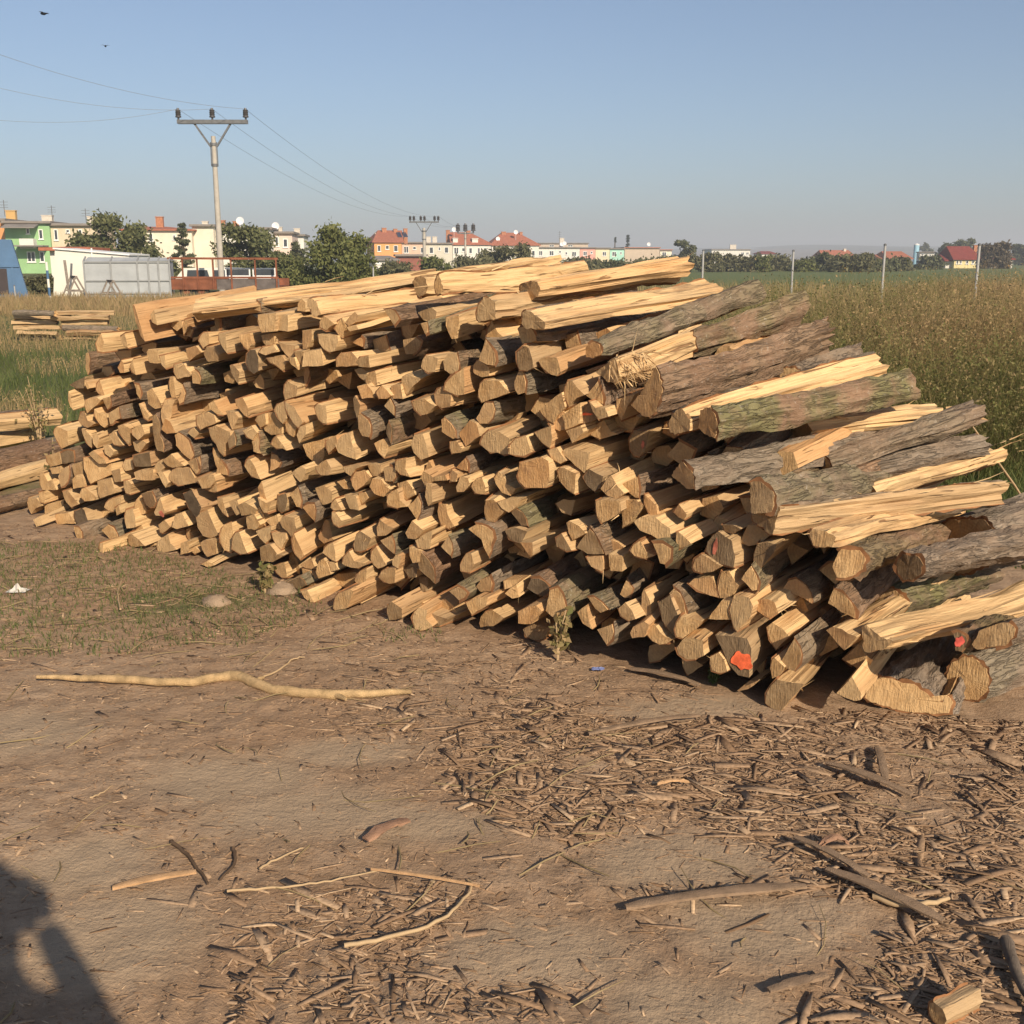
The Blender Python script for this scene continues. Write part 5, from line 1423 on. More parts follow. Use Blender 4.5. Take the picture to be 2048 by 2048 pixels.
tag(b.build('leaning_board', M_OLDW), 'grey board leaning on the white shed', 'board')
b = MB(); P = at(*f1(462, 660), 45.6); T_ = at(*f1(457, 490), 45.6); b.bar((P[0], 45.6, .1), (T_[0], 45.9, T_[2]), .07, .05)
tag(b.build('leaning_rod', M_STEEL), 'dark rod leaning on the white shed', 'rod')
# ------------------------------------------------------------------ trees, bushes, weeds, grass
def leaf_mat(name, c0, c1, trans=0.25):
    t = NT(name)
    a = t.attr('tint').outputs['Fac']
    c = t.mix(a, c0, c1)
    t.done(c, 0.75, 0.25)
    t.bsdf.inputs['Subsurface Weight'].default_value = 0.0
    tr = t.node('ShaderNodeBsdfTranslucent'); t.lk(c, tr.inputs[0])
    mx = t.node('ShaderNodeMixShader'); mx.inputs[0].default_value = trans
    t.lk(t.bsdf.outputs[0], mx.inputs[1]); t.lk(tr.outputs[0], mx.inputs[2])
    t.lk(mx.outputs[0], t.n['Material Output'].inputs[0])
    return t.mat


LEAF = {'walnut': leaf_mat('walnut_leaves', (0.062, 0.080, 0.030), (0.200, 0.200, 0.085)),
        'green': leaf_mat('fresh_leaves', (0.070, 0.092, 0.025), (0.235, 0.235, 0.085)),
        'dark': leaf_mat('dark_leaves', (0.060, 0.072, 0.034), (0.155, 0.160, 0.078)),
        'hedge': leaf_mat('hedge_leaves', (0.075, 0.082, 0.038), (0.205, 0.190, 0.098)),
        'spruce': leaf_mat('spruce_needles', (0.018, 0.030, 0.020), (0.050, 0.068, 0.042), .1),
        'dry': leaf_mat('poplar_twigs', (0.075, 0.060, 0.038), (0.150, 0.120, 0.075), .1)}
M_TRUNK = plain('tree_bark', (0.09, 0.07, 0.05), .95, .1, .3, 5, .4)


def crown_pts(rg, n, W, H, z0, lobes, kind):
    """leaf positions gathered in clumps inside the crown"""
    cl = []
    for _ in range(lobes):
        a = rg.uniform(0, 2 * math.pi); rr = math.sqrt(rg.uniform(0, 1)); zz = rg.uniform(0, 0.82 if kind == 'bush' else 0.9)
        if kind == 'cone': env = max(0.05, (1 - zz) * (0.75 + 0.25 * math.cos(zz * 40)))
        elif kind == 'col': env = 0.9
        elif kind == 'bush': env = math.sqrt(max(0.05, 1 - (zz * 0.95) ** 2))
        else: env = math.sqrt(max(0.05, 1 - ((zz - 0.42) / 0.62) ** 2))
        cl.append((math.cos(a) * rr * W * env, math.sin(a) * rr * W * env * 0.8, z0 + zz * H * (1.0 if kind == 'cone' else 0.93), rg.uniform(0.6, 1.3)))
    cl = np.array(cl)
    w = cl[:, 3] / cl[:, 3].sum()
    k = rg.choice(len(cl), n, p=w)
    sg = {'cone': 0.09, 'col': 0.25}.get(kind, 0.135) * W
    off = rg.normal(0, 1, (n, 3)) * np.array([sg, sg, sg * 0.75])
    if kind == 'cone': off[:, 2] *= 0.5
    P = cl[k, :3] + off
    P[:, 2] = np.maximum(P[:, 2], 0.05)
    return P, cl


def leaf_cards(rg, P, size, mat, name, parent, tint_c=None):
    n = len(P)
    a = rg.normal(0, 1, (n, 3)); a /= np.linalg.norm(a, axis=1, keepdims=True)
    b = np.cross(a, rg.normal(0, 1, (n, 3))); b /= np.linalg.norm(b, axis=1, keepdims=True)
    s = size * rg.uniform(0.55, 1.3, (n, 1))
    V = np.stack([P - a * s, P + b * s * .5, P + a * s, P - b * s * .5], 1).reshape(-1, 3)
    me = np_mesh(name, V, np.arange(4 * n), 4, mat)
    tint = np.clip(rg.normal(0.45, 0.25, n), 0, 1)
    set_attr(me, 'tint', 'FLOAT', np.repeat(tint, 4))
    return link(bpy.data.objects.new(name, me), parent)


def tree(name, label, px, D, ytop, halfw_px, kind='round', mat='walnut', n=2600, clear=0.22, lobes=46, seed=1, cat='tree', group='trees and bushes behind the yard'):
    rg = np.random.default_rng(seed)
    T = at(px, ytop, D)
    W = halfw_px / F * D
    Ht = T[2]
    root = empty(name, (T[0], D, 0)); tag(root, label, cat, group)
    z0 = Ht * clear
    P, cl = crown_pts(rg, int(n * 2.2), W, Ht - z0, z0, lobes, kind)
    b = MB()
    r0 = 0.035 * Ht
    top = Ht * (0.9 if kind in ('cone',) else 0.55)
    b.tube([(0, 0, -.2), (rg.uniform(-.1, .1), 0, top * .5), (rg.uniform(-.2, .2), 0, top)], [r0, r0 * .75, r0 * .3], 8)
    for c in cl[:10]:
        b.tube([(0, 0, min(top * .95, max(z0 * .6, c[2] * 0.55))), tuple(np.array([c[0] * .5, c[1] * .5, c[2] * .8])), tuple(c[:3])], [r0 * .4, r0 * .25, r0 * .08], 5)
    b.build('trunk', M_TRUNK, root, smooth=50)
    leaf_cards(rg, P, min(max(0.08, 0.0014 * D + 0.022 * W), 0.16 * W + 0.03), LEAF[mat], 'crown', root)
    return root


K_ = 2048 / 1932
for i, (nm, lab, x, D, yt, hw, kd, mt, n, cl, cat) in enumerate([
    ('walnut_tree', 'wide dark green tree in front of the beige row house', 205, 84, 403, 72, 'round', 'walnut', 4200, .15, 'tree'),
    ('thin_conifer', 'thin sparse conifer in front of the plain cream block', 342, 100, 414, 30, 'cone', 'dark', 1300, .08, 'tree'),
    ('round_tree', 'round dark green tree right of the concrete power pole', 470, 80, 416, 62, 'round', 'walnut', 3800, .12, 'tree'),
    ('leafy_tree', 'big light green leafy tree right of the rusty trailer', 620, 62, 408, 72, 'round', 'green', 5200, .04, 'tree'),
    ('cypress', 'narrow cypress beside the white row house', 562, 105, 448, 14, 'col', 'dark', 1000, .02, 'tree'),
    ('bush', 'dark bush between the trailer and the big light green tree', 545, 66, 470, 40, 'bush', 'walnut', 1800, .02, 'bush'),
    ('bush', 'green bush at the foot of the big light green tree', 670, 60, 470, 48, 'bush', 'green', 2000, .0, 'bush'),
    ('bush', 'low bush under the white gabled shed', 752, 95, 492, 40, 'bush', 'hedge', 1400, .0, 'bush'),
    ('bush', 'bush beside the reddish brown garage', 822, 100, 480, 32, 'bush', 'green', 1400, .0, 'bush'),
    ('bush', 'dark bush under the two dormers', 895, 110, 479, 42, 'bush', 'hedge', 1700, .0, 'bush'),
    ('bush', 'tall bush in front of the wide red roof', 960, 115, 459, 48, 'round', 'hedge', 2400, .0, 'bush'),
    ('bush', 'low bush below the long white row house', 1085, 130, 489, 55, 'bush', 'hedge', 1700, .0, 'bush'),
    ('bush', 'low bush below the cream row house', 1150, 135, 492, 40, 'bush', 'dark', 1300, .0, 'bush'),
    ('bush', 'bush below the low beige building', 1240, 135, 488, 50, 'bush', 'hedge', 1700, .0, 'bush'),
    ('spruce', 'smaller of two dark spruces behind the terrace', 1161, 380, 443, 7, 'cone', 'spruce', 700, .1, 'tree'),
    ('spruce', 'taller of two dark spruces behind the terrace', 1185, 380, 438, 10, 'cone', 'spruce', 900, .1, 'tree'),
    ('round_tree', 'dark tree at the near end of the long hedge', 1288, 190, 450, 22, 'round', 'dark', 1700, .1, 'tree'),
    ('bush', 'dark bush beside the flared log tip', 1330, 150, 472, 34, 'bush', 'hedge', 2000, .0, 'bush'),
    ('bush', 'dark hedge bush below the far white building', 1400, 155, 484, 50, 'bush', 'hedge', 2200, .0, 'bush'),
    ('bush', 'dark hedge bush below the far brown red roof', 1485, 162, 486, 44, 'bush', 'hedge', 2200, .0, 'bush'),
    ('bush', 'round dark bush left of the long orange red roof', 1548, 160, 472, 28, 'round', 'dark', 1700, .0, 'bush'),
    ('bush', 'brownish bush below the long orange red roof', 1604, 150, 482, 46, 'bush', 'hedge', 2000, .0, 'bush'),
    ('bush', 'dark bush between the two red roofed houses', 1662, 158, 487, 34, 'bush', 'dark', 1700, .0, 'bush'),
    ('bush', 'bush in front of the red brick house', 1700, 165, 482, 22, 'bush', 'hedge', 1200, .0, 'bush'),
    ('bush', 'dark bush right of the red brick house', 1755, 190, 480, 26, 'bush', 'dark', 1300, .0, 'bush'),
    ('round_tree', 'bushy tree between the white modern house and the cream house', 1785, 320, 458, 24, 'round', 'dark', 1500, .1, 'tree'),
    ('round_tree', 'tall dark tree above the steep dark red roof', 1822, 330, 447, 22, 'round', 'dark', 1500, .1, 'tree'),
    ('poplar', 'bare brownish poplar right of the steep dark red roof', 1866, 205, 456, 14, 'col', 'dry', 1300, .05, 'tree'),
    ('poplar', 'bare brownish poplar in front of the white dark-roofed house', 1890, 205, 453, 16, 'col', 'dry', 1400, .05, 'tree'),
    ('round_tree', 'dark tree right of the white dark-roofed house', 1930, 330, 458, 24, 'round', 'dark', 1400, .05, 'tree'),
    ('round_tree', 'far hazy tree left of the blue water tank', 1748, 520, 455, 16, 'round', 'dark', 900, .1, 'tree'),
    ('bush', 'small round bush standing out of the long hedge', 1442, 148, 476, 17, 'round', 'green', 900, .0, 'bush'),
    ('bush', 'low scrubby bush at a dip of the long hedge', 1518, 150, 490, 26, 'bush', 'green', 900, .0, 'bush'),
    ('round_tree', 'small tree rising out of the hedge beside the orange red roof', 1636, 165, 473, 15, 'round', 'hedge', 900, .05, 'tree'),
    ('bush', 'weedy bush between the blue container and the white shed', 75, 54, 515, 30, 'bush', 'hedge', 1200, .0, 'bush'),
    ('bush', 'low bush in front of the plain cream block', 300, 88, 480, 45, 'bush', 'walnut', 1500, .0, 'bush'),
]):
    tree(nm, lab, x * K_, D, yt * K_, hw * K_, kd, mt, n, cl, (26 if kd == 'round' else 34), 100 + i, cat)


# --- blades: tapering bent strips gathered in one mesh
def blades(name, P, H, Wd, lean, mat, rg, tint, seg=2, parent=None, heads=None):
    n = len(P)
    az = rg.uniform(0, 2 * math.pi, n); ld = rg.uniform(0, 2 * math.pi, n)
    sx = np.stack([np.cos(az), np.sin(az), np.zeros(n)], 1)
    dr = np.stack([np.cos(ld), np.sin(ld), np.zeros(n)], 1)
    rows = []
    for j in range(seg + 1):
        s = j / seg
        c = P + np.array([0, 0, 1.0]) * (H * s * (1 - 0.25 * lean * s))[:, None] + dr * (H * lean * s * s)[:, None]
        w = (Wd * (1 - s * 0.85))[:, None] * 0.5
        rows += [c - sx * w, c + sx * w]
    V = np.stack(rows, 1)                # n, 2(seg+1), 3
    m = 2 * (seg + 1)
    base = (np.arange(n) * m)[:, None]
    fs = []
    for j in range(seg):
        fs.append(base + np.array([[2 * j, 2 * j + 1, 2 * j + 3, 2 * j + 2]]))
    Fq = np.stack(fs, 1).reshape(-1)
    V = V.reshape(-1, 3); T = np.repeat(tint, m)
    if heads is not None:                # seed heads: little diamonds along the top third
        idx = np.repeat(np.arange(n), heads)
        k = len(idx)
        s = rg.uniform(0.62, 1.0, k)
        c = P[idx] + np.array([0, 0, 1.0]) * (H[idx] * s * (1 - 0.25 * lean[idx] * s))[:, None] + dr[idx] * (H[idx] * lean[idx] * s * s)[:, None]
        c += rg.normal(0, 1, (k, 3)) * np.array([.018, .018, .012])
        a = rg.normal(0, 1, (k, 3)); a /= np.linalg.norm(a, axis=1, keepdims=True)
        bb = np.cross(a, rg.normal(0, 1, (k, 3))); bb /= np.linalg.norm(bb, axis=1, keepdims=True)
        z = rg.uniform(.008, .018, (k, 1))
        V2 = np.stack([c - a * z, c + bb * z * .5, c + a * z, c - bb * z * .5], 1).reshape(-1, 3)
        Fq = np.concatenate([Fq, np.arange(4 * k) + len(V)])
        V = np.concatenate([V, V2]); T = np.concatenate([T, np.repeat(np.clip(tint[idx] * .8 + .12 + rg.normal(0, .15, k), 0, 1), 4)])
    me = np_mesh(name, V, Fq, 4, mat)
    set_attr(me, 'tint', 'FLOAT', T)
    return link(bpy.data.objects.new(name, me), parent)


M_WEED = leaf_mat('dry_weeds', (0.150, 0.165, 0.048), (0.460, 0.315, 0.165), .4)
M_WEEDG = leaf_mat('green_weeds', (0.065, 0.095, 0.022), (0.165, 0.170, 0.055), .35)
M_GRASS = leaf_mat('meadow_grass', (0.070, 0.105, 0.028), (0.175, 0.185, 0.065), .35)
M_STRAW = leaf_mat('dry_straw', (0.20, 0.145, 0.07), (0.38, 0.29, 0.15), .1)
rg = np.random.default_rng(5)


def scatter(n, x0, x1, y0, y1, keep):
    X = rg.uniform(x0, x1, n); Y = rg.uniform(y0, y1, n)
    k = keep(X, Y)
    return np.stack([X[k], Y[k], np.zeros(k.sum())], 1)


def behind_pile(X, Y):
    return (X * 0.62 + Y * 0.785) > 5.2


# tall dry weeds on the right
edge_r = lambda X, Y: (X > 1.0 + 0.24 * (Y - 6)) & behind_pile(X, Y) & (Y > 7.6 - 0.15 * (X - 3) + 1.2 * (fbm(X * .6, Y * .6, 71, 2) - .5))
cc = scatter(5200, 1.0, 15.5, 7.2, 24, lambda X, Y: edge_r(X, Y) & (X < 0.62 * Y))
wgt = np.clip(10 / cc[:, 1], .25, 1.2); wgt /= wgt.sum()
ci = rg.choice(len(cc), 120000, p=wgt)
P = cc[ci] + rg.normal(0, .14, (len(ci), 3)) * np.array([1, 1, 0])
ch = np.clip(fbm(cc[:, 0] * .45, cc[:, 1] * .45, 81, 3) * 2.6 - .8, 0, 1) * .85 + rg.uniform(0, .5, len(cc))
ct = np.clip(fbm(cc[:, 0] * .5, cc[:, 1] * .5, 91, 3) * 3.6 - 1.5 + rg.normal(0, .26, len(cc)) + np.clip((cc[:, 1] - 12) * .055, -.15, .5), 0, 1)
H = (0.55 + 0.68 * ch[ci]) * rg.uniform(.6, 1.1, len(P)) * np.clip(0.62 + (P[:, 1] - 7.4) * .18 + P[:, 0] * .02, .4, 1.1)
tn = np.clip(ct[ci] + rg.normal(0, .10, len(P)), 0, 1)
tag(blades('tall_dry_weeds', P, H, rg.uniform(.003, .008, len(P)), rg.uniform(.1, .9, len(P)), M_WEED, rg, tn, 3, heads=3), 'tall brown and olive weeds growing behind the woodpile', 'weeds', kind='stuff')
P = scatter(30000, 1.0, 15, 6.6, 20, lambda X, Y: edge_r(X, Y + .6) & (X < 0.62 * Y))
H = (0.35 + 0.55 * fbm(P[:, 0] * .7, P[:, 1] * .7, 82, 3)) * rg.uniform(.6, 1.1, len(P)) * np.clip(0.5 + (P[:, 1] - 7.0) * .16, .4, 1)
tag(blades('green_undergrowth', P, H, rg.uniform(.008, .018, len(P)), rg.uniform(.2, .7, len(P)), M_WEEDG, rg, np.clip(rg.normal(.45, .25, len(P)), 0, 1), 3), 'green undergrowth below the tall weeds', 'weeds', kind='stuff')
# bright green grass beside the right end of the pile
P = scatter(26000, 1.6, 7.5, 5.4, 9.6, lambda X, Y: (X > 2.2 + 0.22 * (Y - 5)) & (X < .62 * Y) & (Y > 5.6) & (fbm(X * 1.2, Y * 1.2, 12, 2) > .32))
H = rg.uniform(.08, .26, len(P)) * (0.6 + fbm(P[:, 0] * 1.5, P[:, 1] * 1.5, 13, 2))
tag(blades('lush_grass', P, H, rg.uniform(.006, .012, len(P)), rg.uniform(.2, .8, len(P)), M_GRASS, rg, np.clip(rg.normal(.4, .25, len(P)), 0, 1), 2), 'lush green grass beside the grass end of the woodpile', 'grass', kind='stuff')
# grass and dry weeds on the left, beyond the pile
P = scatter(60000, -17, -1.2, 8.5, 34, lambda X, Y: (X > -0.56 * Y) & behind_pile(X, Y) & (X < -0.30 * Y + 1.5) & (rg.uniform(0, 1, len(X)) < np.clip(13 / Y, 0, 1)))
dry = fbm(P[:, 0] * .35, P[:, 1] * .35, 61, 3)
isd = (P[:, 1] > 19.5 + 5 * (dry - .5)) | (dry > .63)
G_ = P[~isd]
tag(blades('meadow_grass', G_, rg.uniform(.10, .32, len(G_)), rg.uniform(.008, .016, len(G_)), rg.uniform(.2, .7, len(G_)), M_GRASS, rg, np.clip(rg.normal(.4, .25, len(G_)), 0, 1), 2), 'green grass between the woodpile and the far timber stack', 'grass', kind='stuff')
D_ = P[isd]
tag(blades('dry_grass', D_, rg.uniform(.06, .30, len(D_)), rg.uniform(.008, .016, len(D_)), rg.uniform(.1, .5, len(D_)), M_WEED, rg, np.clip(rg.normal(.65, .25, len(D_)), 0, 1), 2, heads=2), 'dry brown grass around the far timber stack', 'grass', kind='stuff')
# strip of dry grass in front of the sheds and behind the pile crest
P = scatter(30000, -22, 9, 34, 46, lambda X, Y: (X > -0.55 * Y))
P[:, 1] -= 2
tag(blades('dry_grass', P, rg.uniform(.12, .5, len(P)), rg.uniform(.02, .05, len(P)), rg.uniform(.1, .5, len(P)), M_WEED, rg, np.clip(rg.normal(.75, .2, len(P)), 0, 1), 2), 'dry straw coloured grass in front of the sheds', 'grass', kind='stuff')
P = scatter(16000, 2, 40, 22, 60, lambda X, Y: (X < .6 * Y) & (X > .05 * Y))
tag(blades('dry_grass', P, rg.uniform(.3, .8, len(P)), rg.uniform(.02, .045, len(P)), rg.uniform(.1, .5, len(P)), M_WEED, rg, np.clip(rg.normal(.6, .25, len(P)), 0, 1), 2), 'dry grass along the fence posts', 'grass', kind='stuff')
# short turf in the patch before the left half of the pile
P = scatter(22000, -4.4, -0.3, 4.3, 7.2, lambda X, Y: (X * 0.62 + Y * 0.785 < 3.42) & (np.hypot((X + 2.15) / 1.75, (Y - 5.25) / .95) + .75 * (fbm(X * 2.4, Y * 2.4, 22, 3) - .5) * 2 < .98))
P[:, 2] = ground_h(P[:, 0], P[:, 1])
tag(blades('turf_patch', P, rg.uniform(.012, .05, len(P)), rg.uniform(.003, .006, len(P)), rg.uniform(.3, .9, len(P)), M_GRASS, rg, np.clip(rg.normal(.55, .25, len(P)), 0, 1), 2), 'patch of short trodden turf before the woodpile', 'grass', kind='stuff')
# ------------------------------------------------------------------ yard litter, branch, loose timber
rg = np.random.default_rng(21)
M_CHIP = None


def chip_mat():
    t = NT('bark_chips')
    a = t.attr('tint').outputs['Fac']
    c = t.ramp(a, [(0.0, (0.19, 0.118, 0.068)), (0.45, (0.31, 0.20, 0.12)), (0.85, (0.41, 0.285, 0.18)), (1.0, (0.55, 0.39, 0.24))])
    n = t.noise(t.objco(), 90, 4)
    c = t.mix(t.ramp(n, [(0.35, 0.4), (0.6, 0)]), c, (0.09, 0.058, 0.036))
    t.bump(n, 0.4, 0.004)
    return t.done(c, .95, .15)


M_CHIP = chip_mat()
DENSE = [
    ([(880, 1470), (1010, 1410), (1300, 1385), (1560, 1440), (1800, 1440), (2048, 1380), (2048, 2048), (1560, 2048), (1790, 1905), (1830, 1800), (1540, 1790), (1230, 1790), (1240, 1700), (1010, 1660), (900, 1580)], 1.0),
    ([(560, 1810), (740, 1740), (960, 1760), (1180, 1880), (1250, 2048), (440, 2048), (480, 1930)], 0.62),
    ([(560, 1380), (1000, 1300), (1180, 1330), (1010, 1560), (640, 1480)], 0.45),
    ([(1560, 1400), (2048, 1330), (2048, 1470), (1700, 1460)], 0.9),
    ([(1000, 1280), (1200, 1310), (1420, 1380), (1400, 1410), (1050, 1345)], 0.5),
    ([(0, 1130), (560, 1160), (600, 1290), (0, 1350)], 0.16),
]


def density(P):
    px, py = proj(P)
    d = np.full(len(P), 0.10) + 0.22 * np.clip(fbm(P[:, 0] * 1.7, P[:, 1] * 1.7, 5, 3) * 3 - 1.5, 0, 1)
    wob = 40 * (fbm(P[:, 0] * 3, P[:, 1] * 3, 6, 2) - .5)
    for poly, v in DENSE:
        d = np.where(inpoly(px + wob, py + wob, poly), np.maximum(d, v), d)
    d *= np.clip(fbm(P[:, 0] * 4, P[:, 1] * 4, 8, 2) * 2.2 - .25, 0.15, 1)
    d *= 1 - .9 * dust_f(P[:, 0], P[:, 1])
    ok = (px > -60) & (px < 2110) & (py < 2110)
    return np.where(ok, d, 0)


def litter(n, lmin, lmax, wmin, wmax, thick, lift, seed, tmu, tsd, even=0.0, pw=1.0):
    g = np.random.default_rng(seed)
    X = g.uniform(-3.6, 2.8, n); Y = 1.25 + (6.6 - 1.25) * g.uniform(0, 1, n) ** 1.25
    P = np.stack([X, Y, np.zeros(n)], 1)
    keep = (g.uniform(0, 1, n) < np.maximum(density(P) ** pw, even * (density(P) > 0) * (1 - .8 * dust_f(X, Y)))) & ((X * .62 + Y * .785) < 3.55 + .5 * np.maximum(0, X - .98))
    P = P[keep]; n = len(P)
    P[:, 2] = ground_h(P[:, 0], P[:, 1])
    rel = np.clip(density(P) * .85, .12, .75)
    az = g.uniform(0, 2 * math.pi, n)
    az = np.where(g.uniform(0, 1, n) < .45, g.normal(-.35, .35, n), az)
    L = g.uniform(0, 1, n) ** 2.2 * (lmax - lmin) + lmin; W = g.uniform(wmin, wmax, n) * np.clip(L / lmax * 1.6, .55, 1.3)
    d = np.stack([np.cos(az), np.sin(az), g.normal(0, .11, n) * rel], 1)
    s = np.stack([-np.sin(az), np.cos(az), g.normal(0, .28, n) * rel], 1)
    up = np.array([0, 0, 1.0])
    V = []
    bow = g.uniform(-.05, .07, n) * L * rel
    for j, t in enumerate((-.5, 0, .5)):
        wj = W * (g.uniform(.35, .9, n) if j != 1 else 1.0)
        c = P + d * (L * t)[:, None] + up * ((lift + thick) * (.3 + .7 * rel) + (bow if j == 1 else 0) + g.uniform(0, .004, n) * rel)[:, None] + s * (g.normal(0, .12, n) * W)[:, None]
        for k in (-.5, .5): V.append(c + s * (wj * k)[:, None])
        for k in (.5, -.5): V.append(c + s * (wj * k)[:, None] - up * thick)
    V = np.stack(V, 1)                    # n x 12 x 3
    q = []
    for j in (0, 4):
        for a, b in ((0, 1), (1, 2), (2, 3), (3, 0)): q.append((j + a, j + b, j + 4 + b, j + 4 + a))
    q += [(3, 2, 1, 0), (8, 9, 10, 11)]
    Fq = ((np.arange(n) * 12)[:, None, None] + np.array(q)[None]).reshape(-1)
    return V.reshape(-1, 3), Fq, np.repeat(np.clip(g.normal(tmu, tsd, n), 0, 1), 12)


parts_ = [litter(90000, .008, .035, .002, .006, .0012, -.0006, 1, .62, .2, .45), litter(170000, .010, .07, .002, .010, .0016, .0, 4, .48, .25, .14), litter(44000, .02, .17, .004, .021, .0020, .0005, 2, .54, .24, 0, 1.5), litter(2400, .08, .24, .008, .026, .0025, .002, 3, .54, .2, 0, 1.7)]
off = 0; VV = []; FF = []; TT = []
for v, f, t_ in parts_:
    VV.append(v); FF.append(f + off); TT.append(t_); off += len(v)
me = np_mesh('bark_litter', np.concatenate(VV), np.concatenate(FF), 4, M_CHIP)
set_attr(me, 'tint', 'FLOAT', np.concatenate(TT))
tag(link(bpy.data.objects.new('bark_litter', me)), 'brown bark chips and splinters strewn over the yard soil', 'bark litter', kind='stuff')

# straw and thin twigs
n = 1700
X = rg.uniform(-3.6, 2.6, n); Y = rg.uniform(1.3, 6.2, n)
P = np.stack([X, Y, np.zeros(n)], 1); px, py = proj(P)
w = 0.18 + 0.8 * inpoly(px, py, [(0, 1080), (620, 1120), (900, 1230), (620, 1330), (0, 1300)]) + .5 * inpoly(px, py, [(1000, 1420), (1400, 1500), (1200, 1800), (900, 1700)])
P = P[(rg.uniform(0, 1, n) < w) & (X * .62 + Y * .785 < 3.45)]
P[:, 2] = ground_h(P[:, 0], P[:, 1]) + .008
b = MB()
for p in P:
    L = rg.uniform(.06, .28); a = rg.uniform(0, 6.28); cv = rg.uniform(-.5, .5)
    pts = [p + np.array([math.cos(a + cv * s) * L * s, math.sin(a + cv * s) * L * s, .012 * math.sin(s * 3)]) for s in (-.5, -.15, .2, .5)]
    r_ = rg.uniform(.0012, .0030)
    b.tube(pts, [r_, r_, r_ * .9, r_ * .6], 4)
me = b.mesh('straw', M_STRAW)
set_attr(me, 'tint', 'FLOAT', rg.uniform(0, .9, len(me.vertices)))
tag(link(bpy.data.objects.new('straw', me)), 'pale straws and thin twigs scattered on the soil', 'straw', kind='stuff')

# the crooked pale branch
M_BRANCH = plain('peeled_branch', (0.46, 0.315, 0.16), .85, .2, .38, 22, .6)
k = 2048 / 1932
pp = [(70, 1277), (150, 1280), (215, 1281), (300, 1287), (365, 1287), (415, 1277), (452, 1276), (478, 1288), (515, 1302), (575, 1308), (630, 1311), (700, 1309), (776, 1305)]
rd = [.008, .013, .016, .016, .017, .019, .021, .021, .019, .018, .019, .016, .009]
pts = [gnd(x * k, y * k, .018) for x, y in pp]
root = empty('branch', tuple(pts[0])); tag(root, 'long crooked peeled branch lying on the bare soil', 'branch')
o = np.array(pts[0])
b = MB(); 
fine = []; fr_ = []
for i in range(len(pts) - 1):
    for s in (0, .5):
        fine.append(pts[i] * (1 - s) + pts[i + 1] * s - o + (np.array([0, 0, .003]) if s else 0)); fr_.append((rd[i] * (1 - s) + rd[i + 1] * s) * rg.uniform(.92, 1.08))
fine.append(pts[-1] - o); fr_.append(rd[-1])
b.tube(fine, fr_, 10); b.build('stem', M_BRANCH, root, smooth=60)
for (i, dx, dy, dz, L) in [(4, .3, 1, .3, .035), (7, .8, .9, .3, .05), (10, .9, -.8, .1, .07), (2, .5, .9, .5, .03)]:
    v = np.array([dx, dy, dz]); v = v / np.linalg.norm(v) * L
    b = MB(); p = pts[i] - o; b.tube([p, p + v * .6, p + v + [0, 0, -.004]], [.012, .010, .006], 8); b.build('twig_stub', M_BRANCH, root, smooth=60)


def strip(lab, p0, p1, wd, mat, name='bark_strip', bow=.012, cat='bark', th=.006):
    A = gnd(p0[0] * k, p0[1] * k, .02); B = gnd(p1[0] * k, p1[1] * k, .02)
    d = B - A; L = np.linalg.norm(d); d /= L; s = np.cross((0, 0, 1), d)
    b = MB(); n = 9; m = 5
    v = []
    r = random.Random(hash(lab) % 999 if False else len(lab) * 7)
    for side in (0, 1):
        for i in range(n):
            t_ = i / (n - 1)
            w_ = wd * .72 * (.45 + .55 * math.sin(math.pi * min(1, max(0, .12 + .8 * t_)))) * r.uniform(.68, 1.15)
            for j in range(m):
                q = (j / (m - 1) - .5)
                v.append(A + d * (L * t_ + (r.uniform(-.01, .01) if 0 < i < n - 1 else 0)) + s * (q * w_) + np.array([0, 0, bow * math.sin(math.pi * t_) + wd * .09 * (.25 - q * q) * 2 - (th if side else 0) + .004]))
    f = []
    N = n * m
    for i in range(n - 1):
        for j in range(m - 1):
            a = i * m + j
            f += [(a, a + 1, a + m + 1, a + m), (N + a, N + a + m, N + a + m + 1, N + a + 1)]
        a = i * m; f.append((a, a + m, N + a + m, N + a)); a = i * m + m - 1; f.append((a, N + a, N + a + m, a + m))
    for j in range(m - 1):
        f.append((j, N + j, N + j + 1, j + 1)); a = (n - 1) * m + j; f.append((a, a + 1, N + a + 1, N + a))
    o = A.copy()
    b.add([p - o for p in v], f)
    ob = b.build(name, mat, smooth=40); ob.location = o
    return tag(ob, lab, cat, 'loose pieces lying on the soil')


M_STRIP = plain('dry_bark_strip', (0.27, 0.185, 0.118), .9, .2, .25, 30, .5)
M_STRIPR = plain('reddish_bark_strip', (0.32, 0.185, 0.115), .9, .2, .2, 30, .4)
M_LATH = plain('pale_wood_splinter', (0.47, 0.29, 0.15), .8, .2, .2, 30, .3)
strip('long straight brown bark strip at the edge of the bare patch', (1180, 1712), (1520, 1672), .05, M_STRIP)
strip('pale wood splinter lying near the shadow of the person', (212, 1676), (370, 1645), .035, M_LATH, 'wood_splinter', .006, 'splinter')
strip('reddish curled bark piece beside the bare patch', (690, 1585), (770, 1548), .06, M_STRIPR)
strip('narrow bark strip running diagonally through the thick litter', (1560, 1640), (1780, 1738), .055, M_STRIP)
strip('narrow bark strip crossing behind the diagonal one', (1500, 1580), (1640, 1655), .04, M_STRIP)
strip('broad bark strip at the foot of the grey trunk', (1560, 1380 + 60), (1720, 1500), .045, M_STRIP)
strip('orange tinted bark flake standing out of the litter', (1540, 1604), (1600, 1592), .035, M_STRIPR, bow=.03)
strip('pair of upright bark slivers in the litter', (1655, 1410), (1672, 1478), .04, M_STRIP)
strip('long brown bark strip between the bare patch and the litter edge', (1290, 1985), (1540, 1960), .05, M_STRIP)
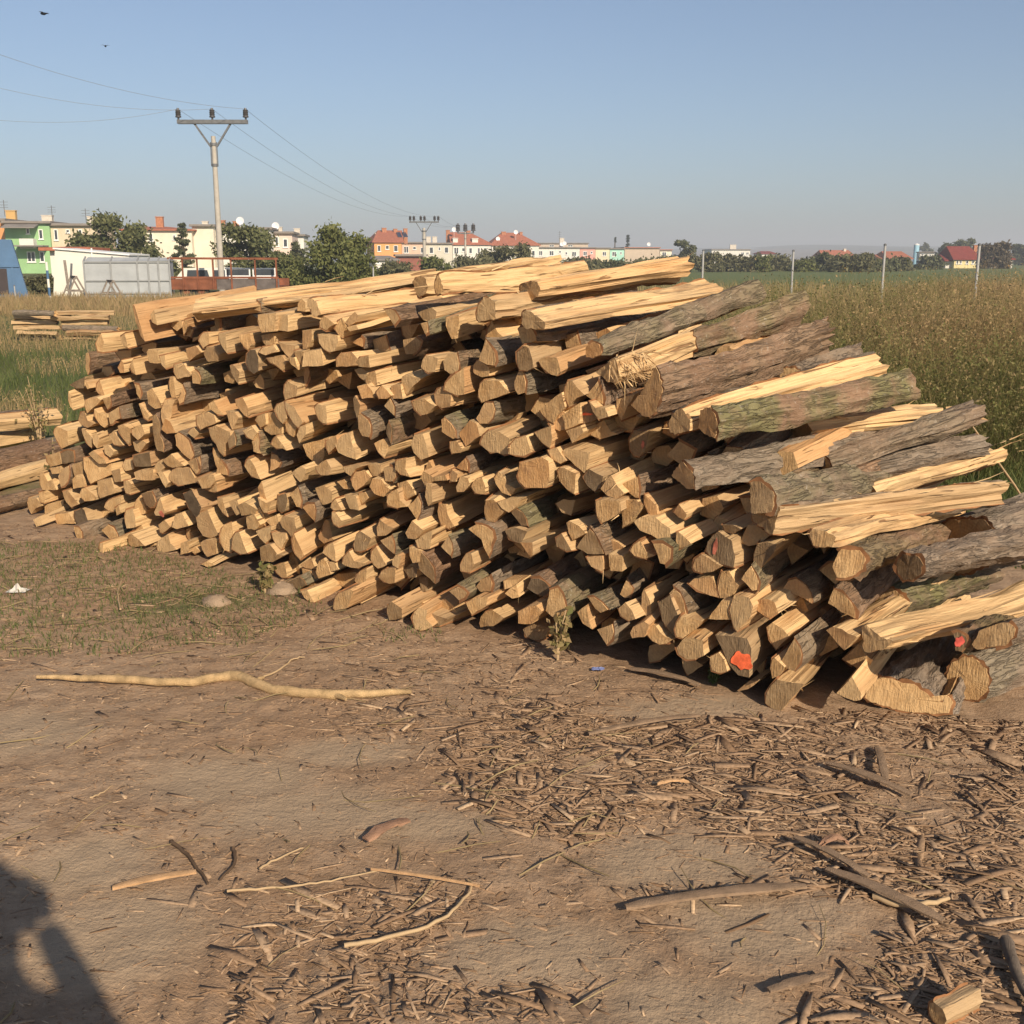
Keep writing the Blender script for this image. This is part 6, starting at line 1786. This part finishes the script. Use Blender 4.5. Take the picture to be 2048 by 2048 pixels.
strip('bark strip next to the dark stick', (1450, 1870), (1560, 1840), .035, M_STRIP, bow=.003)
strip('short pale splinter under the crooked branch', (700, 1640), (905, 1672), .012, M_LATH, 'wood_splinter', .004, 'splinter')
strip('bark strip before the lower logs by the grass tuft', (1190, 1262), (1320, 1292), .05, M_STRIP)
strip('brown bark strip below the middle of the woodpile', (1110, 1385), (1320, 1350), .04, M_STRIP)
strip('pale forked splinter in the litter', (1240, 1480), (1300, 1476), .018, M_LATH, 'wood_splinter', .01, 'splinter')


def stick(lab, pxs, r0, mat, name='twig', cat='twig', z=.012):
    pts = [gnd(x * k, y * k, z) for x, y in pxs]
    o = pts[0]
    fine = []
    for i in range(len(pts) - 1):
        q0, q1, q2, q3 = pts[max(i - 1, 0)], pts[i], pts[i + 1], pts[min(i + 2, len(pts) - 1)]
        for s in (0, .2, .4, .6, .8): fine.append(.5 * (2 * q1 + (q2 - q0) * s + (2 * q0 - 5 * q1 + 4 * q2 - q3) * s * s + (3 * q1 - q0 - 3 * q2 + q3) * s ** 3) - o + rg.normal(0, .0012, 3) + np.array([0, 0, .002]))
    fine.append(pts[-1] - o)
    b = MB(); nn = len(fine); b.tube(fine, [r0 * (1 - .55 * i / nn) for i in range(nn)], 7)
    ob = b.build(name, mat, smooth=60); ob.location = o
    return tag(ob, lab, cat, 'twigs lying on the soil')


M_TWIG = plain('pale_twig', (0.42, 0.30, 0.17), .8, .2, .15, 20)
M_TWIGD = plain('dark_twig', (0.10, 0.065, 0.04), .9, .2, .2, 20)
stick('long curved twig ending in a hook on the soil', [(650, 1785), (730, 1772), (820, 1742), (868, 1705), (890, 1672), (882, 1660)], .006, M_TWIG)
stick('long thin straw coloured twig left of the hooked one', [(430, 1682), (500, 1678), (570, 1670), (640, 1660), (735, 1640)], .004, M_TWIG)
stick('thin forked twig beside the pale splinter', [(490, 1640), (530, 1618), (572, 1600)], .004, M_TWIG)
stick('dark bent twig above the pale splinter', [(322, 1588), (352, 1612), (378, 1645), (392, 1668)], .006, M_TWIGD)
stick('dark crooked twig right of the pale splinter', [(440, 1600), (442, 1630), (415, 1660)], .006, M_TWIGD)
stick('thin branching twig above the crooked branch', [(470, 1290), (520, 1268), (555, 1244), (575, 1240)], .005, M_TWIG)
stick('thin curved straw on the bare soil', [(170, 1506), (195, 1496), (212, 1482)], .003, M_TWIG)
stick('pale twig at the edge of the turf patch', [(228, 1150), (222, 1120), (232, 1092)], .005, M_TWIG)
stick('thick grey stick at the corner of the thick litter', [(1898, 1775), (1915, 1830), (1940, 1880), (1975, 1930)], .016, plain('grey_stick', (0.19, 0.15, 0.115), .95, .1, .35, 30, .6), 'stick', 'stick', .02)
stick('curved grey twig in the thick litter', [(1650, 1690), (1700, 1708), (1760, 1705), (1790, 1695)], .010, M_TWIG)
A = at(1940, 846, 5.15); B = gnd(2100, 1085); b = MB(); b.tube([A, A * .5 + B * .5 + np.array([0, 0, .02]), B], [.004, .006, .007], 7); tag(b.build('stalk', M_TWIG, smooth=60), 'long dry stalk leaning from the log tips down to the green grass', 'stalk')

# a chunk of firewood in the foreground corner
def loose_log(name, lab, A, B, rad, flags, seed, n=6, cat='log', group=None, fs=1.0, flat=1.0, rough=1.0):
    A = np.array(A, float); B = np.array(B, float)
    a = B - A; a /= np.linalg.norm(a)
    u = np.cross(a, (0, 0, 1)); u /= np.linalg.norm(u); v = np.cross(u, a)
    r = random.Random(seed); a0 = r.uniform(0, 6.28)
    poly = [A + (u * math.cos(a0 + 6.283 * j / n) + v * math.sin(a0 + 6.283 * j / n) * flat) * rad * r.uniform(.85, 1.12) for j in range(n)]
    wood, bark, info = log_geo(A, B, poly, flags, seed, fs, 0, 1.5 if rad > .04 else 3.0, rough)
    o = wood.obj(name, [M_WOOD, M_END], None, A)
    if bark: bark.obj('bark', [M_BARK, M_INNER], o, A, 50)
    return tag(o, lab, cat, group)


A = gnd(1770 * k, 1915 * k, .03); B = gnd(1838 * k, 1880 * k, .03)
loose_log('firewood_chunk', 'short pale chunk of firewood lying in the thick bark litter', A, B, .026, 'WX', 31, 6, rough=.25)
# timber lying left of the pile
for i, (p0, p1, rad, fl, lab, fs) in enumerate([
    ((-120, 796), (108, 778), .10, 'W', 'orange brown squared timber lying left of the woodpile, topmost', 1.0),
    ((-130, 838), (72, 806), .11, 'W', 'orange brown squared timber lying under the topmost one', 1.0),
    ((-140, 900), (98, 846), .13, 'B', 'long grey bark log lying left of the woodpile', .9),
    ((-140, 930), (98, 868), .09, 'W', 'long pale split log lying left of the woodpile', .9),
    ((60, 836), (128, 822), .07, 'BG', 'small grey log stub beside the dry weed plant', 1.0),
    ((-60, 955), (80, 925), .06, 'B', 'thin bark pole on the ground left of the woodpile', .9)]):
    A = gnd(p0[0] * k, (p0[1] + 14) * k, rad * .9 + (.16 if i == 0 else 0)); B = gnd(p1[0] * k, (p1[1] + 10) * k, rad * .9 + (.16 if i == 0 else 0))
    loose_log('timber_log', lab, B, A, rad, fl, 40 + i, 5 if fl == 'W' else 9, 'log', 'timber lying left of the woodpile', fs, .8)
# far timber stack
rq = random.Random(8)
stack_x = [(30, 215)]
for row in range(6):
    for c in range(2):
        x0 = 26 + c * rq.uniform(80, 104) + rq.uniform(-14, 14); x1 = x0 + rq.uniform(78, 112)
        if row > 3 and c == 1: x1 = 214
        z = .06 + row * .098
        D = 22.5 + rq.uniform(-.12, .12)
        A = np.array([at(x0 * k, 640 * k, D)[0], D, z]); B = np.array([at(x1 * k, 640 * k, D)[0], D + rq.uniform(-.2, .2), z + rq.uniform(-.02, .02)])
        loose_log('stacked_plank', f"weathered plank in the far timber stack, {['bottom', 'second', 'third', 'fourth', 'fifth', 'top'][row]} layer, {'container' if c == 0 else 'canopy'} side", A, B, .068, 'WXD' if (row * 2 + c) % 5 else 'BG', 300 + row * 2 + c, 4, 'plank', 'planks in the far timber stack', 1.0, .8)

# dry weed plants by the left timber and at the pile foot
def weed(lab, p, h, n, seed, mat=None):
    r = np.random.default_rng(seed)
    P0 = gnd(p[0] * k, p[1] * k)
    root = empty('weed_plant', tuple(P0)); tag(root, lab, 'weed', 'dry weed plants')
    b = MB(); tips = []
    for i in range(n):
        a = r.uniform(0, 6.28); L = h * r.uniform(.6, 1.05); sp = r.uniform(.05, .3)
        e = np.array([math.cos(a) * sp * L, math.sin(a) * sp * L, L])
        b.tube([(0, 0, 0), tuple(e * [.3, .3, .5]), tuple(e)], [.005, .004, .002], 5)
        tips += [e * s + r.normal(0, .035 * h / .5, 3) for s in r.uniform(.3, 1.0, 26)]
    b.build('stem', M_TWIG, root)
    T_ = np.array(tips); T_[:, 2] = np.maximum(T_[:, 2], .02)
    leaf_cards(r, T_, .02, mat or M_WEED, 'leaves', root)


weed('dry brown weed plant in front of the orange timbers', (78, 850), .62, 7, 1)
weed('slim dry weed plant left of the lowest logs', (105, 955), .45, 4, 2)
weed('dry stalks sprouting before the middle of the woodpile', (1052, 1245), .22, 5, 3)
weed('dry stalks at the foot of the woodpile by the turf patch', (500, 1120), .16, 6, 4)
weed('small green weed at the foot of the paint marked log', (1345, 1290), .07, 7, 5, M_GRASS)
weed('tall pale weed in the grass behind the grass end', (1810, 830), .8, 9, 6)

# white crumpled rag and blue scrap
def rag(name, lab, p, s, mat, seed, cat):
    r = np.random.default_rng(seed); P0 = gnd(p[0] * k, p[1] * k)
    n = 9; b = MB(); v = []
    for i in range(n):
        for j in range(n):
            x, y = (i / (n - 1) - .5), (j / (n - 1) - .5)
            v.append((x * s * 1.6 + r.normal(0, .06) * s, y * s + r.normal(0, .06) * s, .01 + abs(r.normal(0, .28)) * s * (1 - 2 * max(abs(x), abs(y)))))
    f = [(i * n + j, (i + 1) * n + j, (i + 1) * n + j + 1, i * n + j + 1) for i in range(n - 1) for j in range(n - 1)]
    b.add(v, f); ob = b.build(name, mat); ob.location = tuple(P0); tag(ob, lab, cat)


rag('crumpled_rag', 'crumpled whitish rag lying at the edge of the turf patch', (34, 1118), .06, plain('dirty_white_cloth', (.55, .52, .46), .9), 1, 'rag')
rag('plastic_scrap', 'small blue plastic scrap on the soil below the woodpile', (1128, 1266), .03, plain('blue_plastic', (.16, .19, .36), .5), 2, 'scrap')
M_STONE = plain('dusty_clod', (0.30, 0.22, 0.15), .95, .1, .2, 15, .5)
def clod(lab, p, s, seed):
    r = np.random.default_rng(seed); bm_v = []; P0 = gnd(p[0] * k, p[1] * k)
    b = MB(); n, m = 10, 6; v = []
    for i in range(m + 1):
        for j in range(n):
            th = math.pi * .5 * i / m; ph = 6.283 * j / n; q = r.uniform(.85, 1.12)
            v.append((s * math.cos(ph) * math.cos(th) * q, s * math.sin(ph) * math.cos(th) * q * .8, s * .75 * math.sin(th) * q - .01))
    f = [(i * n + j, i * n + (j + 1) % n, (i + 1) * n + (j + 1) % n, (i + 1) * n + j) for i in range(m) for j in range(n)]
    b.add(v, f); ob = b.build('earth_clod', M_STONE, smooth=50); ob.location = tuple(P0); tag(ob, lab, 'clod')
clod('dusty earth clod at the foot of the woodpile', (408, 1140), .075, 1)
clod('round earth clod under the lowest logs', (532, 1118), .08, 2)

# birds
def bird(lab, px, py, D, span, rz):
    P0 = at(px * k, py * k, D)
    root = empty('bird', tuple(P0), rz); tag(root, lab, 'bird', 'birds in the sky')
    M = bpy.data.materials.get('dark_plumage') or plain('dark_plumage', (.012, .012, .014), .6)
    b = MB(); b.tube([(0, -.5 * span, 0), (0, -.3 * span, 0), (0, 0, 0), (0, .3 * span, .01), (0, .42 * span, .03), (0, .52 * span, .02)], [.02 * span, .08 * span, .14 * span, .10 * span, .08 * span, .01 * span], 9); bd = b.build('body', M, root, smooth=60)
    for s in (-1, 1):
        b = MB(); w = [(s * .05 * span, .18 * span, .02), (s * .35 * span, .22 * span, .16 * span), (s * .62 * span, .02 * span, .06 * span), (s * .3 * span, -.14 * span, .12 * span), (s * .05 * span, -.12 * span, .01)]
        b.prism(w if s > 0 else w[::-1], (0, 0, 0), (0, 0, .02 * span)); b.build('wing', M, root)
    b = MB(); t_ = [(-.09 * span, -.62 * span, 0), (.09 * span, -.62 * span, 0), (.04 * span, -.42 * span, 0), (-.04 * span, -.42 * span, 0)]; b.prism(t_, (0, 0, 0), (0, 0, .015 * span)); b.build('tail', M, root)


bird('dark bird gliding high with its wings half folded', 83, 26, 60, .5, 1.1)
bird('dark bird flying lower nearer the power wires', 199, 87, 66, .42, .3)

# ------------------------------------------------------------------ the photographer, standing behind the camera; only the shadow falls into view
def skin_obj(name, verts, edges, radii, mat, parent, sub=2, root_i=0):
    me = bpy.data.meshes.new(name); me.from_pydata(verts, edges, [])
    ob = link(bpy.data.objects.new(name, me), parent)
    md = ob.modifiers.new('Skin', 'SKIN'); md.use_smooth_shade = True
    if not me.skin_vertices:
        bpy.context.view_layer.objects.active = ob
        bpy.ops.mesh.customdata_skin_add() if hasattr(bpy.ops.mesh, 'customdata_skin_add') else None
    sv = me.skin_vertices[0].data
    for i, r_ in enumerate(radii):
        sv[i].radius = (r_, r_) if not hasattr(r_, '__len__') else r_
        sv[i].use_root = (i == root_i)
    sd = ob.modifiers.new('Sub', 'SUBSURF'); sd.levels = sub; sd.render_levels = sub
    me.materials.append(mat)
    return ob


man = empty('person', (0.03, -0.25, 0)); tag(man, 'person in a dark jacket holding a phone up in both hands', 'person')
M_SKIN = plain('skin', (.48, .28, .19), .6); M_JACK = plain('dark_jacket', (.05, .055, .07), .9); M_TROU = plain('dark_trousers', (.06, .06, .075), .9)
V_ = [(0, 0, .98), (0, .0, 1.18), (0, -.01, 1.36), (0, .0, 1.47), (0, .02, 1.54), (0, .03, 1.62), (0, .03, 1.72), (0, .02, 1.77)]
E_ = [(0, 1), (1, 2), (2, 3), (3, 4), (4, 5), (5, 6), (6, 7)]
R_ = [(.145, .105), (.12, .10), (.13, .10), (.09, .08), (.058, .058), (.072, .085), (.078, .092), (.05, .06)]
for s in (-1, 1):
    i0 = len(V_)
    V_ += [(s * .17, -.01, 1.43), (s * .24, .05, 1.24), (s * .24, .10, 1.19), (s * .115 - .02, .175, 1.43), (s * .075 - .03, .195, 1.52)]
    E_ += [(2, i0), (i0, i0 + 1), (i0 + 1, i0 + 2), (i0 + 2, i0 + 3), (i0 + 3, i0 + 4)]
    R_ += [.068, .052, .046, .042, .034]
    i1 = len(V_)
    V_ += [(s * .10, 0, .90), (s * .12, .01, .50), (s * .125, -.01, .10), (s * .125, .0, .05), (s * .135, .13, .035)]
    E_ += [(0, i1), (i1, i1 + 1), (i1 + 1, i1 + 2), (i1 + 2, i1 + 3), (i1 + 3, i1 + 4)]
    R_ += [.095, .066, .048, .045, .036]
body = skin_obj('body', V_, E_, R_, M_JACK, man)
for s in (-1, 1):
    hv = [(s * .075, 0.195, 1.52), (s * .066, 0.222, 1.545), (s * .062, 0.230, 1.575)]; he = [(0, 1), (1, 2)]; hr = [.028, .030, .024]
    for j, (dz, ln) in enumerate(((.045, .045), (.020, .05), (-.005, .048), (-.028, .038))):
        i0 = len(hv); hv += [(s * .058, 0.252, 1.55 + dz), (s * (.060 - ln), 0.260, 1.55 + dz), (s * (.052 - ln), 0.263, 1.55 + dz)]
        he += [(1, i0), (i0, i0 + 1), (i0 + 1, i0 + 2)]; hr += [.009, .008, .007]
    i0 = len(hv); hv += [(s * .055, 0.210, 1.575), (s * .035, 0.205, 1.60)]; he += [(1, i0), (i0, i0 + 1)]; hr += [.010, .009]
    skin_obj('hand', [(x - .03, y, z) for (x, y, z) in hv], he, hr, M_SKIN, man, 1)
hair = MB()
hair.tube([(0, -.055, 1.60), (0, -.03, 1.68), (0, .0, 1.75), (0, .02, 1.805)], [.05, .088, .088, .04], 14); hair.build('hair', plain('brown_hair', (.06, .04, .025), .8), man, smooth=60)
face = MB()
face.tube([(0, .105, 1.655), (0, .125, 1.635), (0, .11, 1.625)], [.008, .014, .006], 8)
for s in (-1, 1):
    face.tube([(s * .03, .10, 1.67), (s * .03, .108, 1.67)], .010, 8); face.tube([(s * .078, .02, 1.64), (s * .088, .02, 1.66), (s * .082, .02, 1.68)], [.01, .016, .01], 8)
face.tube([(-.025, .098, 1.595), (0, .106, 1.592), (.025, .098, 1.595)], .007, 6)
face.build('face', M_SKIN, man, smooth=60)
ph = MB(); ph.box(-.04, .04, -.022, -.012, EYE - .125, EYE + .03); po = ph.build('phone', plain('phone_black', (.02, .02, .022), .3)); tag(po, 'black phone held upright in front of the person', 'phone')

# ------------------------------------------------------------------ thin autumn haze over the plain
hz = MB(); hz.box(-2300, 2300, -80, 3300, -3.5, 60)
tv = bpy.data.materials.new('haze_air'); tv.use_nodes = True
tv.node_tree.nodes.clear()
vo = tv.node_tree.nodes.new('ShaderNodeOutputMaterial'); vp = tv.node_tree.nodes.new('ShaderNodeVolumePrincipled')
vp.inputs['Color'].default_value = (0.80, 0.86, 0.94, 1); vp.inputs['Density'].default_value = 0.0007; vp.inputs['Anisotropy'].default_value = 0.0
tv.node_tree.links.new(vp.outputs[0], vo.inputs['Volume'])
tag(hz.build('haze', tv), 'thin pale haze over the plain', 'haze', kind='stuff')
